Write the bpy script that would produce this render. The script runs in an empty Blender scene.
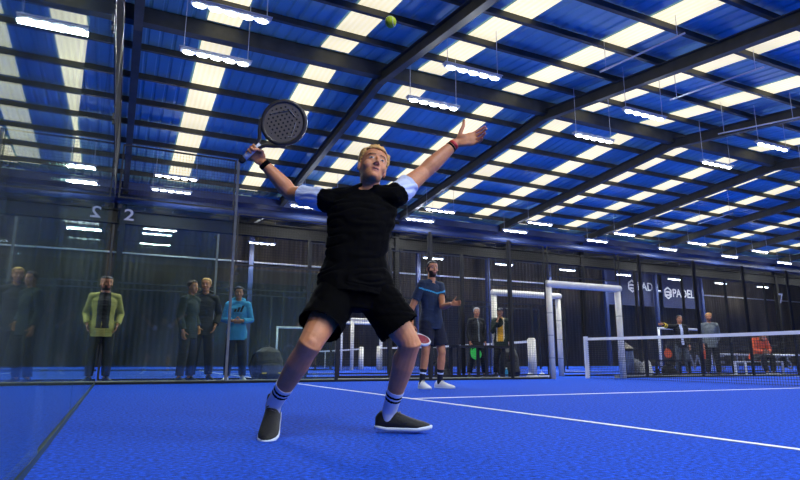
import bpy, bmesh, math, random
from mathutils import Vector, Matrix, noise
random.seed(7)
V = Vector
C = bpy.context.scene.collection
PI = math.pi

# ------------------------------------------------------------------ camera (solved from the court's known dimensions)
CAM = V((0.2417, -10.6122, 0.3869)); YAW, PITCH, ROLL, FPX = 0.44528, 0.202787, 0.00331, 586.3
FWD = V((math.sin(YAW) * math.cos(PITCH), math.cos(YAW) * math.cos(PITCH), math.sin(PITCH)))
_r0 = V((math.cos(YAW), -math.sin(YAW), 0)); _u0 = _r0.cross(FWD)
RGT = _r0 * math.cos(ROLL) + _u0 * math.sin(ROLL); UPV = -_r0 * math.sin(ROLL) + _u0 * math.cos(ROLL)
HF = V((math.sin(YAW), math.cos(YAW), 0)); HR = _r0.copy()       # level forward / level right
def ray(x, y): return RGT * ((x - 400) / FPX) - UPV * ((y - 240) / FPX) + FWD
def at(x, y, D):                                                 # the point of a sight line at level distance D
    d = ray(x, y); return CAM + d * (D / d.dot(HF))
def ground(x, y, z=0.0):
    d = ray(x, y); return CAM + d * ((z - CAM.z) / d.z)
def on_y(x, y, Y):
    d = ray(x, y); return CAM + d * ((Y - CAM.y) / d.y)
cd = bpy.data.cameras.new('camera'); cam = bpy.data.objects.new('camera', cd); C.objects.link(cam)
cd.sensor_width = 36; cd.lens = FPX / 800 * 36; cd.clip_end = 300; cd.clip_start = 0.02
cam.matrix_world = Matrix(((RGT.x, UPV.x, -FWD.x, CAM.x), (RGT.y, UPV.y, -FWD.y, CAM.y), (RGT.z, UPV.z, -FWD.z, CAM.z), (0, 0, 0, 1)))
sc = bpy.context.scene; sc.camera = cam
sc.view_settings.view_transform = 'Standard'; sc.view_settings.look = 'None'; sc.view_settings.gamma = 1
sc.view_settings.use_curve_mapping = False; sc.view_settings.exposure = 0.0
sc.cycles.max_bounces = 12; sc.cycles.transparent_max_bounces = 40; sc.cycles.glossy_bounces = 6
sc.cycles.diffuse_bounces = 5
sc.cycles.use_denoising = True
sc.cycles.caustics_reflective = False; sc.cycles.caustics_refractive = False
sc.cycles.sample_clamp_indirect = 6.0

# ------------------------------------------------------------------ materials
M = {}
def lin(c): return tuple(((x / 255) / 12.92 if x / 255 <= .04045 else ((x / 255 + .055) / 1.055) ** 2.4) for x in c) + (1,)
def mat(name, rgb, rough=.6, var=.0, scale=20, bump=0, bscale=60, metal=0, spec=.5, sheen=0, sss=0, emit=None, coord='Object', stretch=(1, 1, 1)):
    m = bpy.data.materials.new(name); m.use_nodes = True; nt = m.node_tree; n = nt.nodes; b = n['Principled BSDF']
    col = lin(rgb); b.inputs['Base Color'].default_value = col
    b.inputs['Roughness'].default_value = rough; b.inputs['Metallic'].default_value = metal
    b.inputs['Specular IOR Level'].default_value = spec
    if sheen: b.inputs['Sheen Weight'].default_value = sheen
    if sss:
        b.inputs['Subsurface Weight'].default_value = sss; b.inputs['Subsurface Radius'].default_value = (.02, .008, .004); b.inputs['Subsurface Scale'].default_value = .5
    if var or bump:
        tc = n.new('ShaderNodeTexCoord'); mp = n.new('ShaderNodeMapping'); mp.inputs['Scale'].default_value = stretch
        nt.links.new(tc.outputs[coord], mp.inputs['Vector'])
    if var:
        t = n.new('ShaderNodeTexNoise'); t.inputs['Scale'].default_value = scale; t.inputs['Detail'].default_value = 4
        nt.links.new(mp.outputs['Vector'], t.inputs['Vector'])
        r = n.new('ShaderNodeValToRGB'); r.color_ramp.elements[0].position = .3; r.color_ramp.elements[1].position = .7
        r.color_ramp.elements[0].color = tuple(x * (1 - var) for x in col[:3]) + (1,)
        r.color_ramp.elements[1].color = tuple(min(1, x * (1 + var)) for x in col[:3]) + (1,)
        nt.links.new(t.outputs['Fac'], r.inputs['Fac']); nt.links.new(r.outputs['Color'], b.inputs['Base Color'])
    if bump:
        t2 = n.new('ShaderNodeTexNoise'); t2.inputs['Scale'].default_value = bscale; t2.inputs['Detail'].default_value = 3
        nt.links.new(mp.outputs['Vector'], t2.inputs['Vector'])
        bp = n.new('ShaderNodeBump'); bp.inputs['Strength'].default_value = bump; bp.inputs['Distance'].default_value = .01
        nt.links.new(t2.outputs['Fac'], bp.inputs['Height']); nt.links.new(bp.outputs['Normal'], b.inputs['Normal'])
    if emit:
        b.inputs['Emission Color'].default_value = lin(emit[0]); b.inputs['Emission Strength'].default_value = emit[1]
    M[name] = m; return m

def glass_mat(name, dirt=.05, tint=(.86, .93, .9)):
    m = bpy.data.materials.new(name); m.use_nodes = True; nt = m.node_tree; n = nt.nodes; n.clear(); L = nt.links.new
    out = n.new('ShaderNodeOutputMaterial'); tr = n.new('ShaderNodeBsdfTransparent'); tr.inputs['Color'].default_value = tint + (1,)
    gl = n.new('ShaderNodeBsdfGlossy'); gl.inputs['Roughness'].default_value = .012; gl.inputs['Color'].default_value = (.93, 1, .98, 1)
    geo = n.new('ShaderNodeNewGeometry'); mx = n.new('ShaderNodeMix'); mx.inputs[2].default_value = 1.5; mx.inputs[3].default_value = 1 / 1.5
    L(geo.outputs['Backfacing'], mx.inputs[0])
    fr = n.new('ShaderNodeFresnel'); L(mx.outputs[0], fr.inputs['IOR'])
    a = n.new('ShaderNodeMixShader'); L(fr.outputs[0], a.inputs[0]); L(tr.outputs[0], a.inputs[1]); L(gl.outputs[0], a.inputs[2])
    # smears and wipe marks on the pane
    tc = n.new('ShaderNodeTexCoord'); mp = n.new('ShaderNodeMapping'); mp.inputs['Scale'].default_value = (1, 1, .35); L(tc.outputs['Object'], mp.inputs[0])
    t = n.new('ShaderNodeTexNoise'); t.inputs['Scale'].default_value = 1.6; t.inputs['Detail'].default_value = 6; L(mp.outputs[0], t.inputs['Vector'])
    r = n.new('ShaderNodeValToRGB'); r.color_ramp.elements[0].position = .42; r.color_ramp.elements[1].position = .75
    r.color_ramp.elements[1].color = (dirt, dirt, dirt, 1); r.color_ramp.elements[0].color = (dirt * .18,) * 3 + (1,)
    L(t.outputs['Fac'], r.inputs[0])
    mp2 = n.new('ShaderNodeMapping'); mp2.inputs['Scale'].default_value = (14, 14, .8); L(tc.outputs['Object'], mp2.inputs[0])
    t2 = n.new('ShaderNodeTexNoise'); t2.inputs['Scale'].default_value = 2.2; t2.inputs['Detail'].default_value = 5; L(mp2.outputs[0], t2.inputs['Vector'])
    r2 = n.new('ShaderNodeValToRGB'); r2.color_ramp.elements[0].position = .6; r2.color_ramp.elements[1].position = .72
    r2.color_ramp.elements[0].color = (0, 0, 0, 1); r2.color_ramp.elements[1].color = (dirt * 1.2,) * 3 + (1,); L(t2.outputs['Fac'], r2.inputs[0])
    ad = n.new('ShaderNodeMath'); ad.operation = 'ADD'; L(r.outputs[0], ad.inputs[0]); L(r2.outputs[0], ad.inputs[1])
    df = n.new('ShaderNodeBsdfDiffuse'); df.inputs['Color'].default_value = (.5, .58, .54, 1)
    b = n.new('ShaderNodeMixShader'); L(ad.outputs[0], b.inputs[0]); L(a.outputs[0], b.inputs[1]); L(df.outputs[0], b.inputs[2])
    L(b.outputs[0], out.inputs[0]); M[name] = m; return m

mat('turf', (5, 72, 194), .85, .65, 48, .7, 150, spec=.1, sheen=.03)
mat('aisle', (5, 72, 194), .85, .25, 30, .3, 120, spec=.1)
mat('line_white', (235, 238, 245), .7, .06, 40)
mat('roof_blue', (118, 172, 190), .55, .16, .8, stretch=(1, .25, 1))
mat('steel_dark', (66, 66, 58), .55, .25, 3, metal=.0)
mat('girder', (20, 19, 17), .7, .2, 3, spec=.2)
mat('glass_edge', (40, 62, 54), .4)
mat('steel_blue', (34, 50, 96), .5, .2, 2)
mat('curtain', (132, 116, 88), .9, .3, 1.2, stretch=(1, 1, .15))
mat('gable', (30, 34, 40), .9, .3, .7)
mat('navy_banner', (24, 38, 84), .7, .1, 3)
mat('white_paint', (238, 238, 236), .55, .04, 10)
mat('pad_white', (234, 228, 210), .6, .08, 9, .3, 15)
mat('black_frame', (14, 14, 16), .45, .1, 12)
mat('wire', (20, 21, 24), .5)
mat('kerb', (128, 130, 124), .7, .2, 8)
mat('kerb_dark', (16, 19, 26), .7, .2, 8)
mat('housing', (205, 210, 215), .4, .03, 8)
mat('led', (255, 255, 255), .4, emit=((244, 252, 255), 14.0))
mat('cable', (200, 205, 215), .5)
mat('skin', (202, 134, 90), .5, .09, 30, .12, 120, sss=.12)
mat('skin_mid', (186, 124, 86), .5, .1, 30, sss=.1)
mat('skin_dark', (150, 100, 74), .5, .1, 30, sss=.08)
mat('lip', (176, 98, 82), .45, .05, 60)
mat('mouth', (60, 20, 18), .6)
mat('eye_white', (196, 186, 176), .4)
mat('eye_dark', (34, 30, 32), .4)
mat('brow_fair', (120, 82, 50), .7, .2, 60)
mat('hair_blond', (206, 158, 88), .6, .35, 45, .6, 130)
mat('hair_brown', (70, 48, 30), .65, .3, 45, .5, 130)
mat('hair_black', (20, 17, 16), .6, .2, 45, .4, 130)
mat('hair_silver', (186, 184, 178), .65, .2, 45, .5, 130)
mat('stubble', (112, 80, 62), .6, .15, 90)
mat('beard_dark', (62, 44, 36), .8, .25, 90)
mat('cloth_black', (6, 6, 7), .9, .25, 14, .25, 260, spec=.08)
mat('cloth_black_shorts', (5, 5, 6), .9, .2, 14, .2, 260, spec=.06)
mat('cloth_white', (206, 216, 240), .8, .05, 14, .2, 260)
mat('cloth_navy', (26, 42, 66), .85, .2, 14, .2, 200)
mat('cloth_navy_dark', (18, 22, 40), .85, .2, 14)
mat('cloth_sky', (52, 148, 190), .85, .1, 10, .2, 180)
mat('cloth_green', (22, 38, 30), .85, .2, 10, .2, 150)
mat('cloth_jet', (20, 22, 24), .85, .2, 10, .2, 150)
mat('cloth_lime', (158, 148, 70), .75, .1, 10, .2, 150)
mat('cloth_mustard', (206, 150, 30), .85, .3, 40, .2, 150)
mat('cloth_cream', (216, 204, 168), .9, .15, 30, .4, 150)
mat('cloth_grey', (112, 120, 118), .85, .15, 14, .2, 150)
mat('cloth_orange', (226, 92, 48), .75, .12, 12, .2, 150)
mat('cloth_check', (72, 80, 84), .85, .6, 34)
mat('trouser_dark', (20, 21, 26), .85, .2, 14)
mat('jean', (22, 30, 52), .85, .2, 14)
mat('shoe_black', (12, 12, 13), .6, .3, 30, .3, 120)
mat('shoe_white', (230, 230, 228), .6, .06, 30, .2, 120)
mat('sole_white', (212, 224, 238), .55, .05, 30)
mat('sole_dark', (34, 36, 40), .6)
mat('rubber_red', (190, 34, 40), .5)
mat('racket_red', (150, 50, 60), .45, .2, 30)
mat('carbon', (58, 53, 46), .38, .2, 30)
mat('carbon_light', (170, 170, 160), .4)
mat('grip_white', (220, 220, 220), .7, .05, 30)
mat('grip_black', (14, 14, 15), .7)
mat('yellow', (236, 200, 40), .6)
mat('green_racket', (40, 196, 70), .45)
mat('bag_black', (16, 17, 20), .6, .3, 10, .4, 60)
mat('bin_blue', (66, 84, 126), .5, .3, 12)
mat('paper', (224, 222, 210), .8, .15, 20)
mat('sand', (160, 150, 130), .8, .4, 40)
mat('patch', (120, 122, 126), .7, .4, 30)
glass_mat('glass', .032)
glass_mat('glass_clear', .055)

# felt of the ball
mat('felt', (196, 214, 40), .9, .12, 90, .8, 260)
# the racket's face: rows of drilled holes
def face_mat():
    m = mat('racket_face', (50, 51, 50), .42); nt = m.node_tree; n = nt.nodes; L = nt.links.new; b = n['Principled BSDF']
    tc = n.new('ShaderNodeTexCoord'); sx = n.new('ShaderNodeSeparateXYZ'); L(tc.outputs['Object'], sx.inputs[0])
    def mth(op, a, bb=None):
        k = n.new('ShaderNodeMath'); k.operation = op
        for i, q in enumerate((a, bb)):
            if q is None: continue
            if isinstance(q, (int, float)): k.inputs[i].default_value = q
            else: L(q, k.inputs[i])
        return k.outputs[0]
    P = .0235
    row = mth('FLOOR', mth('DIVIDE', sx.outputs['Y'], P)); off = mth('MULTIPLY', mth('MODULO', mth('ABSOLUTE', row), 2), .5)
    u = mth('SUBTRACT', mth('FRACT', mth('ADD', mth('DIVIDE', sx.outputs['X'], P), off)), .5)
    w = mth('SUBTRACT', mth('FRACT', mth('DIVIDE', sx.outputs['Y'], P)), .5)
    d = mth('SQRT', mth('ADD', mth('MULTIPLY', u, u), mth('MULTIPLY', w, w)))
    dy = mth('SUBTRACT', sx.outputs['Y'], .32)
    rad = mth('SQRT', mth('ADD', mth('MULTIPLY', sx.outputs['X'], sx.outputs['X']), mth('MULTIPLY', dy, dy)))
    hole = mth('MULTIPLY', mth('LESS_THAN', d, .25), mth('LESS_THAN', rad, .095))
    mx = n.new('ShaderNodeMix'); mx.data_type = 'RGBA'; L(hole, mx.inputs[0]); mx.inputs[6].default_value = lin((112, 102, 86)); mx.inputs[7].default_value = lin((6, 6, 6))
    L(mx.outputs[2], b.inputs['Base Color'])
face_mat()

def sky_mat(name, rgb, s):
    m = bpy.data.materials.new(name); m.use_nodes = True; nt = m.node_tree; n = nt.nodes; L = nt.links.new; b = n['Principled BSDF']
    b.inputs['Base Color'].default_value = (.25, .22, .16, 1); b.inputs['Roughness'].default_value = .6
    tc = n.new('ShaderNodeTexCoord'); w = n.new('ShaderNodeTexWave'); w.inputs['Scale'].default_value = 2.2; w.bands_direction = 'X'; L(tc.outputs['Object'], w.inputs['Vector'])
    t = n.new('ShaderNodeTexNoise'); t.inputs['Scale'].default_value = .35; L(tc.outputs['Object'], t.inputs['Vector'])
    k = n.new('ShaderNodeMapRange'); k.inputs[3].default_value = .9; k.inputs[4].default_value = 1.06; L(w.outputs['Fac'], k.inputs[0])
    k2 = n.new('ShaderNodeMapRange'); k2.inputs[1].default_value = .3; k2.inputs[2].default_value = .7; k2.inputs[3].default_value = .82 * s; k2.inputs[4].default_value = 1.12 * s; L(t.outputs['Fac'], k2.inputs[0])
    mu = n.new('ShaderNodeMath'); mu.operation = 'MULTIPLY'; L(k.outputs[0], mu.inputs[0]); L(k2.outputs[0], mu.inputs[1])
    b.inputs['Emission Color'].default_value = lin(rgb); L(mu.outputs[0], b.inputs['Emission Strength']); M[name] = m
sky_mat('skylight', (255, 245, 210), 1.1)

# ------------------------------------------------------------------ mesh helpers
def finish(name, bm, m, parent=None, smooth=False, loc=None):
    bmesh.ops.recalc_face_normals(bm, faces=bm.faces[:])
    me = bpy.data.meshes.new(name); bm.to_mesh(me); bm.free()
    return link(name, me, m, parent, smooth, loc)
def link(name, me, m, parent=None, smooth=False, loc=None):
    ms = m if isinstance(m, (list, tuple)) else [m]
    if not len(me.materials):
        for k in ms: me.materials.append(M[k])
    if smooth:
        for p in me.polygons: p.use_smooth = True
    o = bpy.data.objects.new(name, me); C.objects.link(o)
    if parent: o.parent = parent
    if loc is not None: o.location = loc
    return o
def tag(o, label=None, cat=None, group=None, kind=None):
    if label: o['label'] = label
    if cat: o['category'] = cat
    if group: o['group'] = group
    if kind: o['kind'] = kind
    return o
def thing(name, label, cat, loc=(0, 0, 0), rz=0, group=None):
    o = bpy.data.objects.new(name, None); C.objects.link(o); o.location = loc; o.rotation_euler = (0, 0, rz); o.empty_display_size = .1
    return tag(o, label, cat, group)
def dup(root, loc=None, rz=None, label=None, group=None):
    r = root.copy(); C.objects.link(r)
    if loc is not None: r.location = loc
    if rz is not None: r.rotation_euler = (0, 0, rz)
    if label: r['label'] = label
    if group: r['group'] = group
    for ch in list(root.children):
        if ch.type == 'LIGHT': continue
        c = ch.copy(); C.objects.link(c); c.parent = r
        for g in list(ch.children):
            d = g.copy(); C.objects.link(d); d.parent = c
    return r
def box(bm, lo, hi, mi=0):
    x0, y0, z0 = lo; x1, y1, z1 = hi
    v = [bm.verts.new(p) for p in ((x0, y0, z0), (x1, y0, z0), (x1, y1, z0), (x0, y1, z0), (x0, y0, z1), (x1, y0, z1), (x1, y1, z1), (x0, y1, z1))]
    for f in ((0, 3, 2, 1), (4, 5, 6, 7), (0, 1, 5, 4), (1, 2, 6, 5), (2, 3, 7, 6), (3, 0, 4, 7)):
        bm.faces.new([v[i] for i in f]).material_index = mi
def B(*args):
    bm = bmesh.new()
    for lo, hi in args: box(bm, lo, hi)
    return bm
def bevelled(lo, hi, w=.01, seg=2):
    bm = B((lo, hi)); bmesh.ops.bevel(bm, geom=bm.edges[:], offset=w, segments=seg, affect='EDGES'); return bm
def loft(bm, pts, rs, side=None, n=14, cap='round', mi=0, flat=1.0):
    """closed shell through elliptical rings; rs = radius or (along side, across); cap round / flat / hollow (end recessed)"""
    pts = [V(p) for p in pts]; k = len(pts); rings = []
    rs = [(r, r) if isinstance(r, (int, float)) else r for r in rs]
    def frame(i):
        t = (pts[min(i + 1, k - 1)] - pts[max(i - 1, 0)]).normalized()
        s = side[i] if isinstance(side, (list, tuple)) else side
        s = V(s) if s is not None else (V((1, 0, 0)) if abs(t.x) < .8 else V((0, 1, 0)))
        s = (s - t * s.dot(t)).normalized(); return t, s, t.cross(s)
    def ring(c, s, q, a, b): return [bm.verts.new(c + s * (a * math.cos(2 * PI * j / n)) + q * (b * math.sin(2 * PI * j / n))) for j in range(n)]
    seq = []
    for i in range(k):
        t, s, q = frame(i); a, b = rs[i]
        c0 = cap if isinstance(cap, str) else cap[0]; c1 = cap if isinstance(cap, str) else cap[1]
        if i == 0 and c0 == 'round':
            m = min(a, b)
            for f in (.94, .72, .38): seq.append((pts[0] - t * m * f * flat, s, q, a * math.sqrt(1 - f * f), b * math.sqrt(1 - f * f)))
        if i == 0 and c0 == 'hollow':
            seq += [(pts[0] + t * .05, s, q, a - .012, b - .012), (pts[0] + t * .004, s, q, a - .009, b - .009)]
        seq.append((pts[i], s, q, a, b))
        if i == k - 1 and c1 == 'round':
            m = min(a, b)
            for f in (.38, .72, .94): seq.append((pts[-1] + t * m * f * flat, s, q, a * math.sqrt(1 - f * f), b * math.sqrt(1 - f * f)))
        if i == k - 1 and c1 == 'hollow':
            seq += [(pts[-1] - t * .004, s, q, a - .009, b - .009), (pts[-1] - t * .05, s, q, a - .012, b - .012)]
    R = [ring(*x) for x in seq]
    for a, b in zip(R, R[1:]):
        for j in range(n):
            bm.faces.new((a[j], a[(j + 1) % n], b[(j + 1) % n], b[j])).material_index = mi
    bm.faces.new(R[0][::-1]).material_index = mi; bm.faces.new(R[-1]).material_index = mi
def ball(bm, c, r, n=12, rot=None, mi=0):
    r = V((r, r, r)) if isinstance(r, (int, float)) else V(r)
    g = bmesh.ops.create_uvsphere(bm, u_segments=n, v_segments=max(6, n * 2 // 3), radius=1)
    for v in g['verts']:
        p = V((v.co.x * r.x, v.co.y * r.y, v.co.z * r.z)); v.co = V(c) + ((rot @ p) if rot is not None else p)
    for v in g['verts']:
        for f in v.link_faces: f.material_index = mi
def tube(bm, pts, r, n=6): loft(bm, pts, [r] * len(pts), n=n, cap='flat')
def bar(bm, a, b, w):
    loft(bm, [a, b], [(w * .7071, w * .7071)] * 2, n=4, cap='flat')
def remesh(bm, voxel, smooth=3, wrinkle=None):
    bmesh.ops.recalc_face_normals(bm, faces=bm.faces[:])
    me = bpy.data.meshes.new('t'); bm.to_mesh(me); bm.free()
    o = bpy.data.objects.new('t', me); C.objects.link(o)
    r = o.modifiers.new('r', 'REMESH'); r.mode = 'VOXEL'; r.voxel_size = voxel
    if smooth:
        s = o.modifiers.new('s', 'SMOOTH'); s.factor = .5; s.iterations = smooth
    dg = bpy.context.evaluated_depsgraph_get(); ev = o.evaluated_get(dg)
    out = bpy.data.meshes.new_from_object(ev); bpy.data.objects.remove(o); bpy.data.meshes.remove(me)
    if wrinkle:
        nor = [v.normal.copy() for v in out.vertices]
        for v, nn in zip(out.vertices, nor): v.co += nn * wrinkle(v.co)
    return out
def paint(me, fn):
    for p in me.polygons: p.material_index = fn(p.center); p.use_smooth = True

# ------------------------------------------------------------------ the setting
NUM = {}
def structure(name, bm, m, label, smooth=False, cat=None):
    o = finish(name, bm, m, None, smooth); return tag(o, label, cat or name.split('_')[0], None, 'structure')
XL, XR, YB = -4.0, 66.0, 26.0
YN, YK = -8.0, -36.0
structure('floor', B(((XL, YK, -.12), (XR, YB + .3, -.01))), 'aisle', 'blue hall floor running under and between the courts', cat='floor')
turf_specs = [(-10.0, 0.0, 'blue artificial turf of the nearest padel court'), (2.0, 12.0, 'blue turf of the second padel court behind the spectators'), (14.0, 24.0, 'blue turf of the farthest padel court by the curtain')]
for i, (y0, y1, lb) in enumerate(turf_specs):
    for j, x0 in enumerate((0, 22, 44)):
        bm = bmesh.new(); box(bm, (x0, y0 + .03, -.012), (x0 + 20, y1 - .03, 0))
        structure('floor_turf', bm, 'turf', lb if j == 0 else lb.replace('padel court', 'padel court, %s block along the hall' % ('second', 'third')[j - 1]), cat='turf')
# white court lines of the near court and of the second court (thin painted tape on the pile)
def line(lo, hi, lb): structure('trim_line', B((lo + (.0,), hi + (.004,))), 'line_white', lb, cat='line')
for y0, w in ((-10.0, 'nearest court'), (2.0, 'second court'), (14.0, 'farthest court')):
    line((3.025, y0 + .03), (3.075, y0 + 9.97), 'white service line across the %s' % w)
    line((3.075, y0 + 4.975), (16.93, y0 + 5.025), 'white centre line along the middle of the %s' % w)
    line((16.93, y0 + .03), (16.98, y0 + 9.97), 'white service line beyond the net of the %s' % w)
# roof: near slope rises to the ridge, far slope falls to the valley
RY, RZ, SN, SF, VY = 3.85, 8.88, .1278, .0889, 15.5
def roof_z(y):
    if y < RY: return RZ - SN * (RY - y)
    if y < VY: return RZ - SF * (y - RY)
    return RZ - SF * (VY - RY) + .095 * (y - VY)
def slab(x0, x1, y0, y1, dz, t, m_=None):
    bm = bmesh.new()
    a, b = roof_z(y0 + 1e-4) + dz, roof_z(y1 - 1e-4) + dz
    v = [bm.verts.new(p) for p in ((x0, y0, a), (x1, y0, a), (x1, y1, b), (x0, y1, b), (x0, y0, a + t), (x1, y0, a + t), (x1, y1, b + t), (x0, y1, b + t))]
    for f in ((0, 3, 2, 1), (4, 5, 6, 7), (0, 1, 5, 4), (1, 2, 6, 5), (2, 3, 7, 6), (3, 0, 4, 7)): bm.faces.new([v[i] for i in f])
    return bm
def corrugated(y0, y1):
    bm = bmesh.new(); a, b = roof_z(y0 + 1e-4), roof_z(y1 - 1e-4); cols = []
    x = XL; prof = ((0, 0), (.22, 0), (.25, .035), (.30, .035))
    while x < XR:
        for dx, dz in prof: cols.append((x + dx, dz))
        x += .333
    rows = [[bm.verts.new((x, y, z + dz + e)) for x, dz in cols] for (y, z, e) in ((y0, a, 0), (y1, b, 0))]
    top = [[bm.verts.new((x, y, z + .08)) for x, dz in cols] for (y, z) in ((y0, a), (y1, b))]
    for j in range(len(cols) - 1):
        bm.faces.new((rows[0][j], rows[1][j], rows[1][j + 1], rows[0][j + 1])); bm.faces.new((top[0][j], top[0][j + 1], top[1][j + 1], top[1][j]))
    return bm
structure('ceiling_sheets', corrugated(YN, RY), 'roof_blue', 'blue corrugated roof slope over the near side', cat='roof')
structure('ceiling_sheets', B(((XL, YK, 7.36), (XR, YN, 7.44))), 'roof_blue', 'blue roof over the courts behind the camera', cat='roof')
structure('ceiling_sheets', corrugated(RY, VY), 'roof_blue', 'blue corrugated roof slope falling to the valley', cat='roof')
structure('ceiling_sheets', corrugated(VY, YB + .3), 'roof_blue', 'blue corrugated roof slope over the farthest court', cat='roof')
wn = 1
ORD = ['first', 'second', 'third', 'fourth', 'fifth', 'sixth', 'seventh', 'eighth', 'ninth', 'tenth', 'eleventh', 'twelfth', 'thirteenth', 'fourteenth', 'fifteenth', 'sixteenth', 'seventeenth', 'eighteenth', 'nineteenth', 'twentieth', 'twenty-first']
for k in range(21):
    x = 2.0 + 3 * k
    for (y0, y1, lb) in ((YN + 1, RY - .25, 'near roof slope'), (RY + .25, VY - .35, 'far roof slope'), (VY + .9, YB - 2, 'roof beyond the valley')):
        structure('window_%d' % wn, slab(x - .4, x + .4, y0, y1, -.03, .02), 'skylight', 'cream translucent skylight strip, %s from the glass wall, %s' % (ORD[k], lb), cat='skylight'); wn += 1
structure('window_%d' % wn, slab(-3.75, -2.98, RY + .25, VY - .35, -.03, .02), 'skylight', 'cream translucent skylight strip against the gable, far roof slope', cat='skylight'); wn += 1
# purlins (each one its own Z section) and rafters
def purlin(y, big=False):
    z = roof_z(y) - .035; h, w = (.40, .26) if big else (.175, .07)
    bm = B(((XL, y - w / 2, z - h), (XR, y - w / 2 + .02, z)), ((XL, y - w / 2, z - .02), (XR, y + w / 2, z)), ((XL, y - w / 2 - (.05 if not big else .0), z - h - .015), (XR, y - w / 2 + (.05 if not big else w), z - h)))
    return bm
py = [RY - 1.5 * i for i in range(1, 8)][::-1] + [RY] + [RY + 1.53 * i for i in range(1, 8)] + [VY + 1.4 * i for i in range(1, 7)]
for i, y in enumerate(py):
    structure('ceiling_purlin', purlin(y, abs(y - RY) < .01), 'steel_dark', 'dark steel purlin, %s of the roof counted from the near side' % (ORD + ['twenty-second', 'twenty-third', 'twenty-fourth', 'twenty-fifth'])[i], cat='purlin')
for i in range(11):
    x = .5 + 6 * i if i else .05
    for (y0, y1, lb) in ((YN, RY, 'near slope'), (RY, VY, 'far slope'), (VY, YB, 'slope beyond the valley')):
        bm = bmesh.new()
        for (xa, xb, d0, d1) in ((x - .10, x + .10, -.30, -.28), (x - .012, x + .012, -.62, -.28), (x - .10, x + .10, -.64, -.62)):
            a, b = roof_z(y0 + 1e-4), roof_z(y1 - 1e-4)
            v = [bm.verts.new(p) for p in ((xa, y0, a + d0), (xb, y0, a + d0), (xb, y1, b + d0), (xa, y1, b + d0), (xa, y0, a + d1), (xb, y0, a + d1), (xb, y1, b + d1), (xa, y1, b + d1))]
            for f in ((0, 3, 2, 1), (4, 5, 6, 7), (0, 1, 5, 4), (1, 2, 6, 5), (2, 3, 7, 6), (3, 0, 4, 7)): bm.faces.new([v[q] for q in f])
        structure('ceiling_rafter', bm, 'steel_dark', 'dark steel rafter, %s from the glass wall, %s' % (ORD[i], lb), cat='rafter')
    if i not in (0, 2, 4, 7, 9): continue
    bm = B(((x - .11, VY - .13, 0), (x + .11, VY - .11, 7.3)), ((x - .11, VY + .11, 0), (x + .11, VY + .13, 7.3)), ((x - .01, VY - .11, 0), (x + .01, VY + .11, 7.3)))
    structure('trim_column', bm, 'girder', 'dark steel column under the valley, %s from the glass wall' % ORD[i], cat='column')
# valley: gutter box, girder and pipe
vz = roof_z(VY)
structure('trim_gutter', B(((XL, VY - .45, vz - .62), (XR, VY + .45, vz - .30))), 'steel_blue', 'deep blue gutter box along the roof valley', cat='gutter')
structure('trim_girder', B(((XL, VY - .15, vz - 1.45), (XR, VY + .15, vz - 1.40)), ((XL, VY - .015, vz - 1.95), (XR, VY + .015, vz - 1.40)), ((XL, VY - .15, vz - 2.0), (XR, VY + .15, vz - 1.95))), 'girder', 'dark girder running along the valley columns', cat='girder')
bm = bmesh.new(); loft(bm, [(XL, VY - .5, vz - 1.05), (XR, VY - .5, vz - 1.05)], [.21, .21], n=16, cap='flat')
structure('trim_duct', bm, 'steel_blue', 'long blue round duct under the roof valley', True, cat='duct')
# walls
def pleated(x0, x1, y, z0, z1, amp=.07, pitch=.32):
    bm = bmesh.new(); n = int((x1 - x0) / .06); lo = []; hi = []; bk = []; bk2 = []
    for i in range(n + 1):
        x = x0 + (x1 - x0) * i / n; yy = y + amp * math.sin(2 * PI * x / pitch + 1.3 * math.sin(x * .7)) * (.6 + .4 * math.sin(x * 1.9))
        lo.append(bm.verts.new((x, yy, z0))); hi.append(bm.verts.new((x, yy, z1)))
    for i in range(n): bm.faces.new((lo[i], lo[i + 1], hi[i + 1], hi[i]))
    bmesh.ops.solidify(bm, geom=bm.faces[:], thickness=.03)
    return bm
structure('wall_back', B(((XL, YB, 0), (XR, YB + .3, 10))), 'gable', 'dark back wall of the hall', cat='wall')
tag(structure('wall_curtain', pleated(XL, XR, YB - .3, 0.02, 8.2), 'curtain', 'dark grey pleated curtain hung along the back wall', True), cat='curtain')
structure('wall_left', B(((XL - .3, YK, 0), (XL, YB + .3, 10))), 'gable', 'dark gable wall beyond the glass', cat='wall')
structure('wall_right', B(((XR, YK, 0), (XR + .3, YB + .3, 10))), 'gable', 'dark gable wall at the far end of the hall', cat='wall')
structure('wall_front', B(((XL, YK - .3, 0), (XR, YK, 10))), 'gable', 'dark side wall on the near side of the hall', cat='wall')
bm = bmesh.new(); tube(bm, [(XL, YB - .6, 6.28), (XR, YB - .6, 6.28)], .05, 10)
structure('trim_rail', bm, 'white_paint', 'pale pipe rail along the top of the back curtain', True, cat='rail')
# blue columns in front of the curtain, lit by the lamp row
for k in range(1, 9):
    x = .95 + 5.62 * k + .55
    structure('trim_column', B(((x - .13, 24.35, 0), (x + .13, 24.6, 8.3))), 'steel_blue', 'blue steel column before the back curtain, %s from the glass wall' % ORD[k - 1], cat='column')

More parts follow.
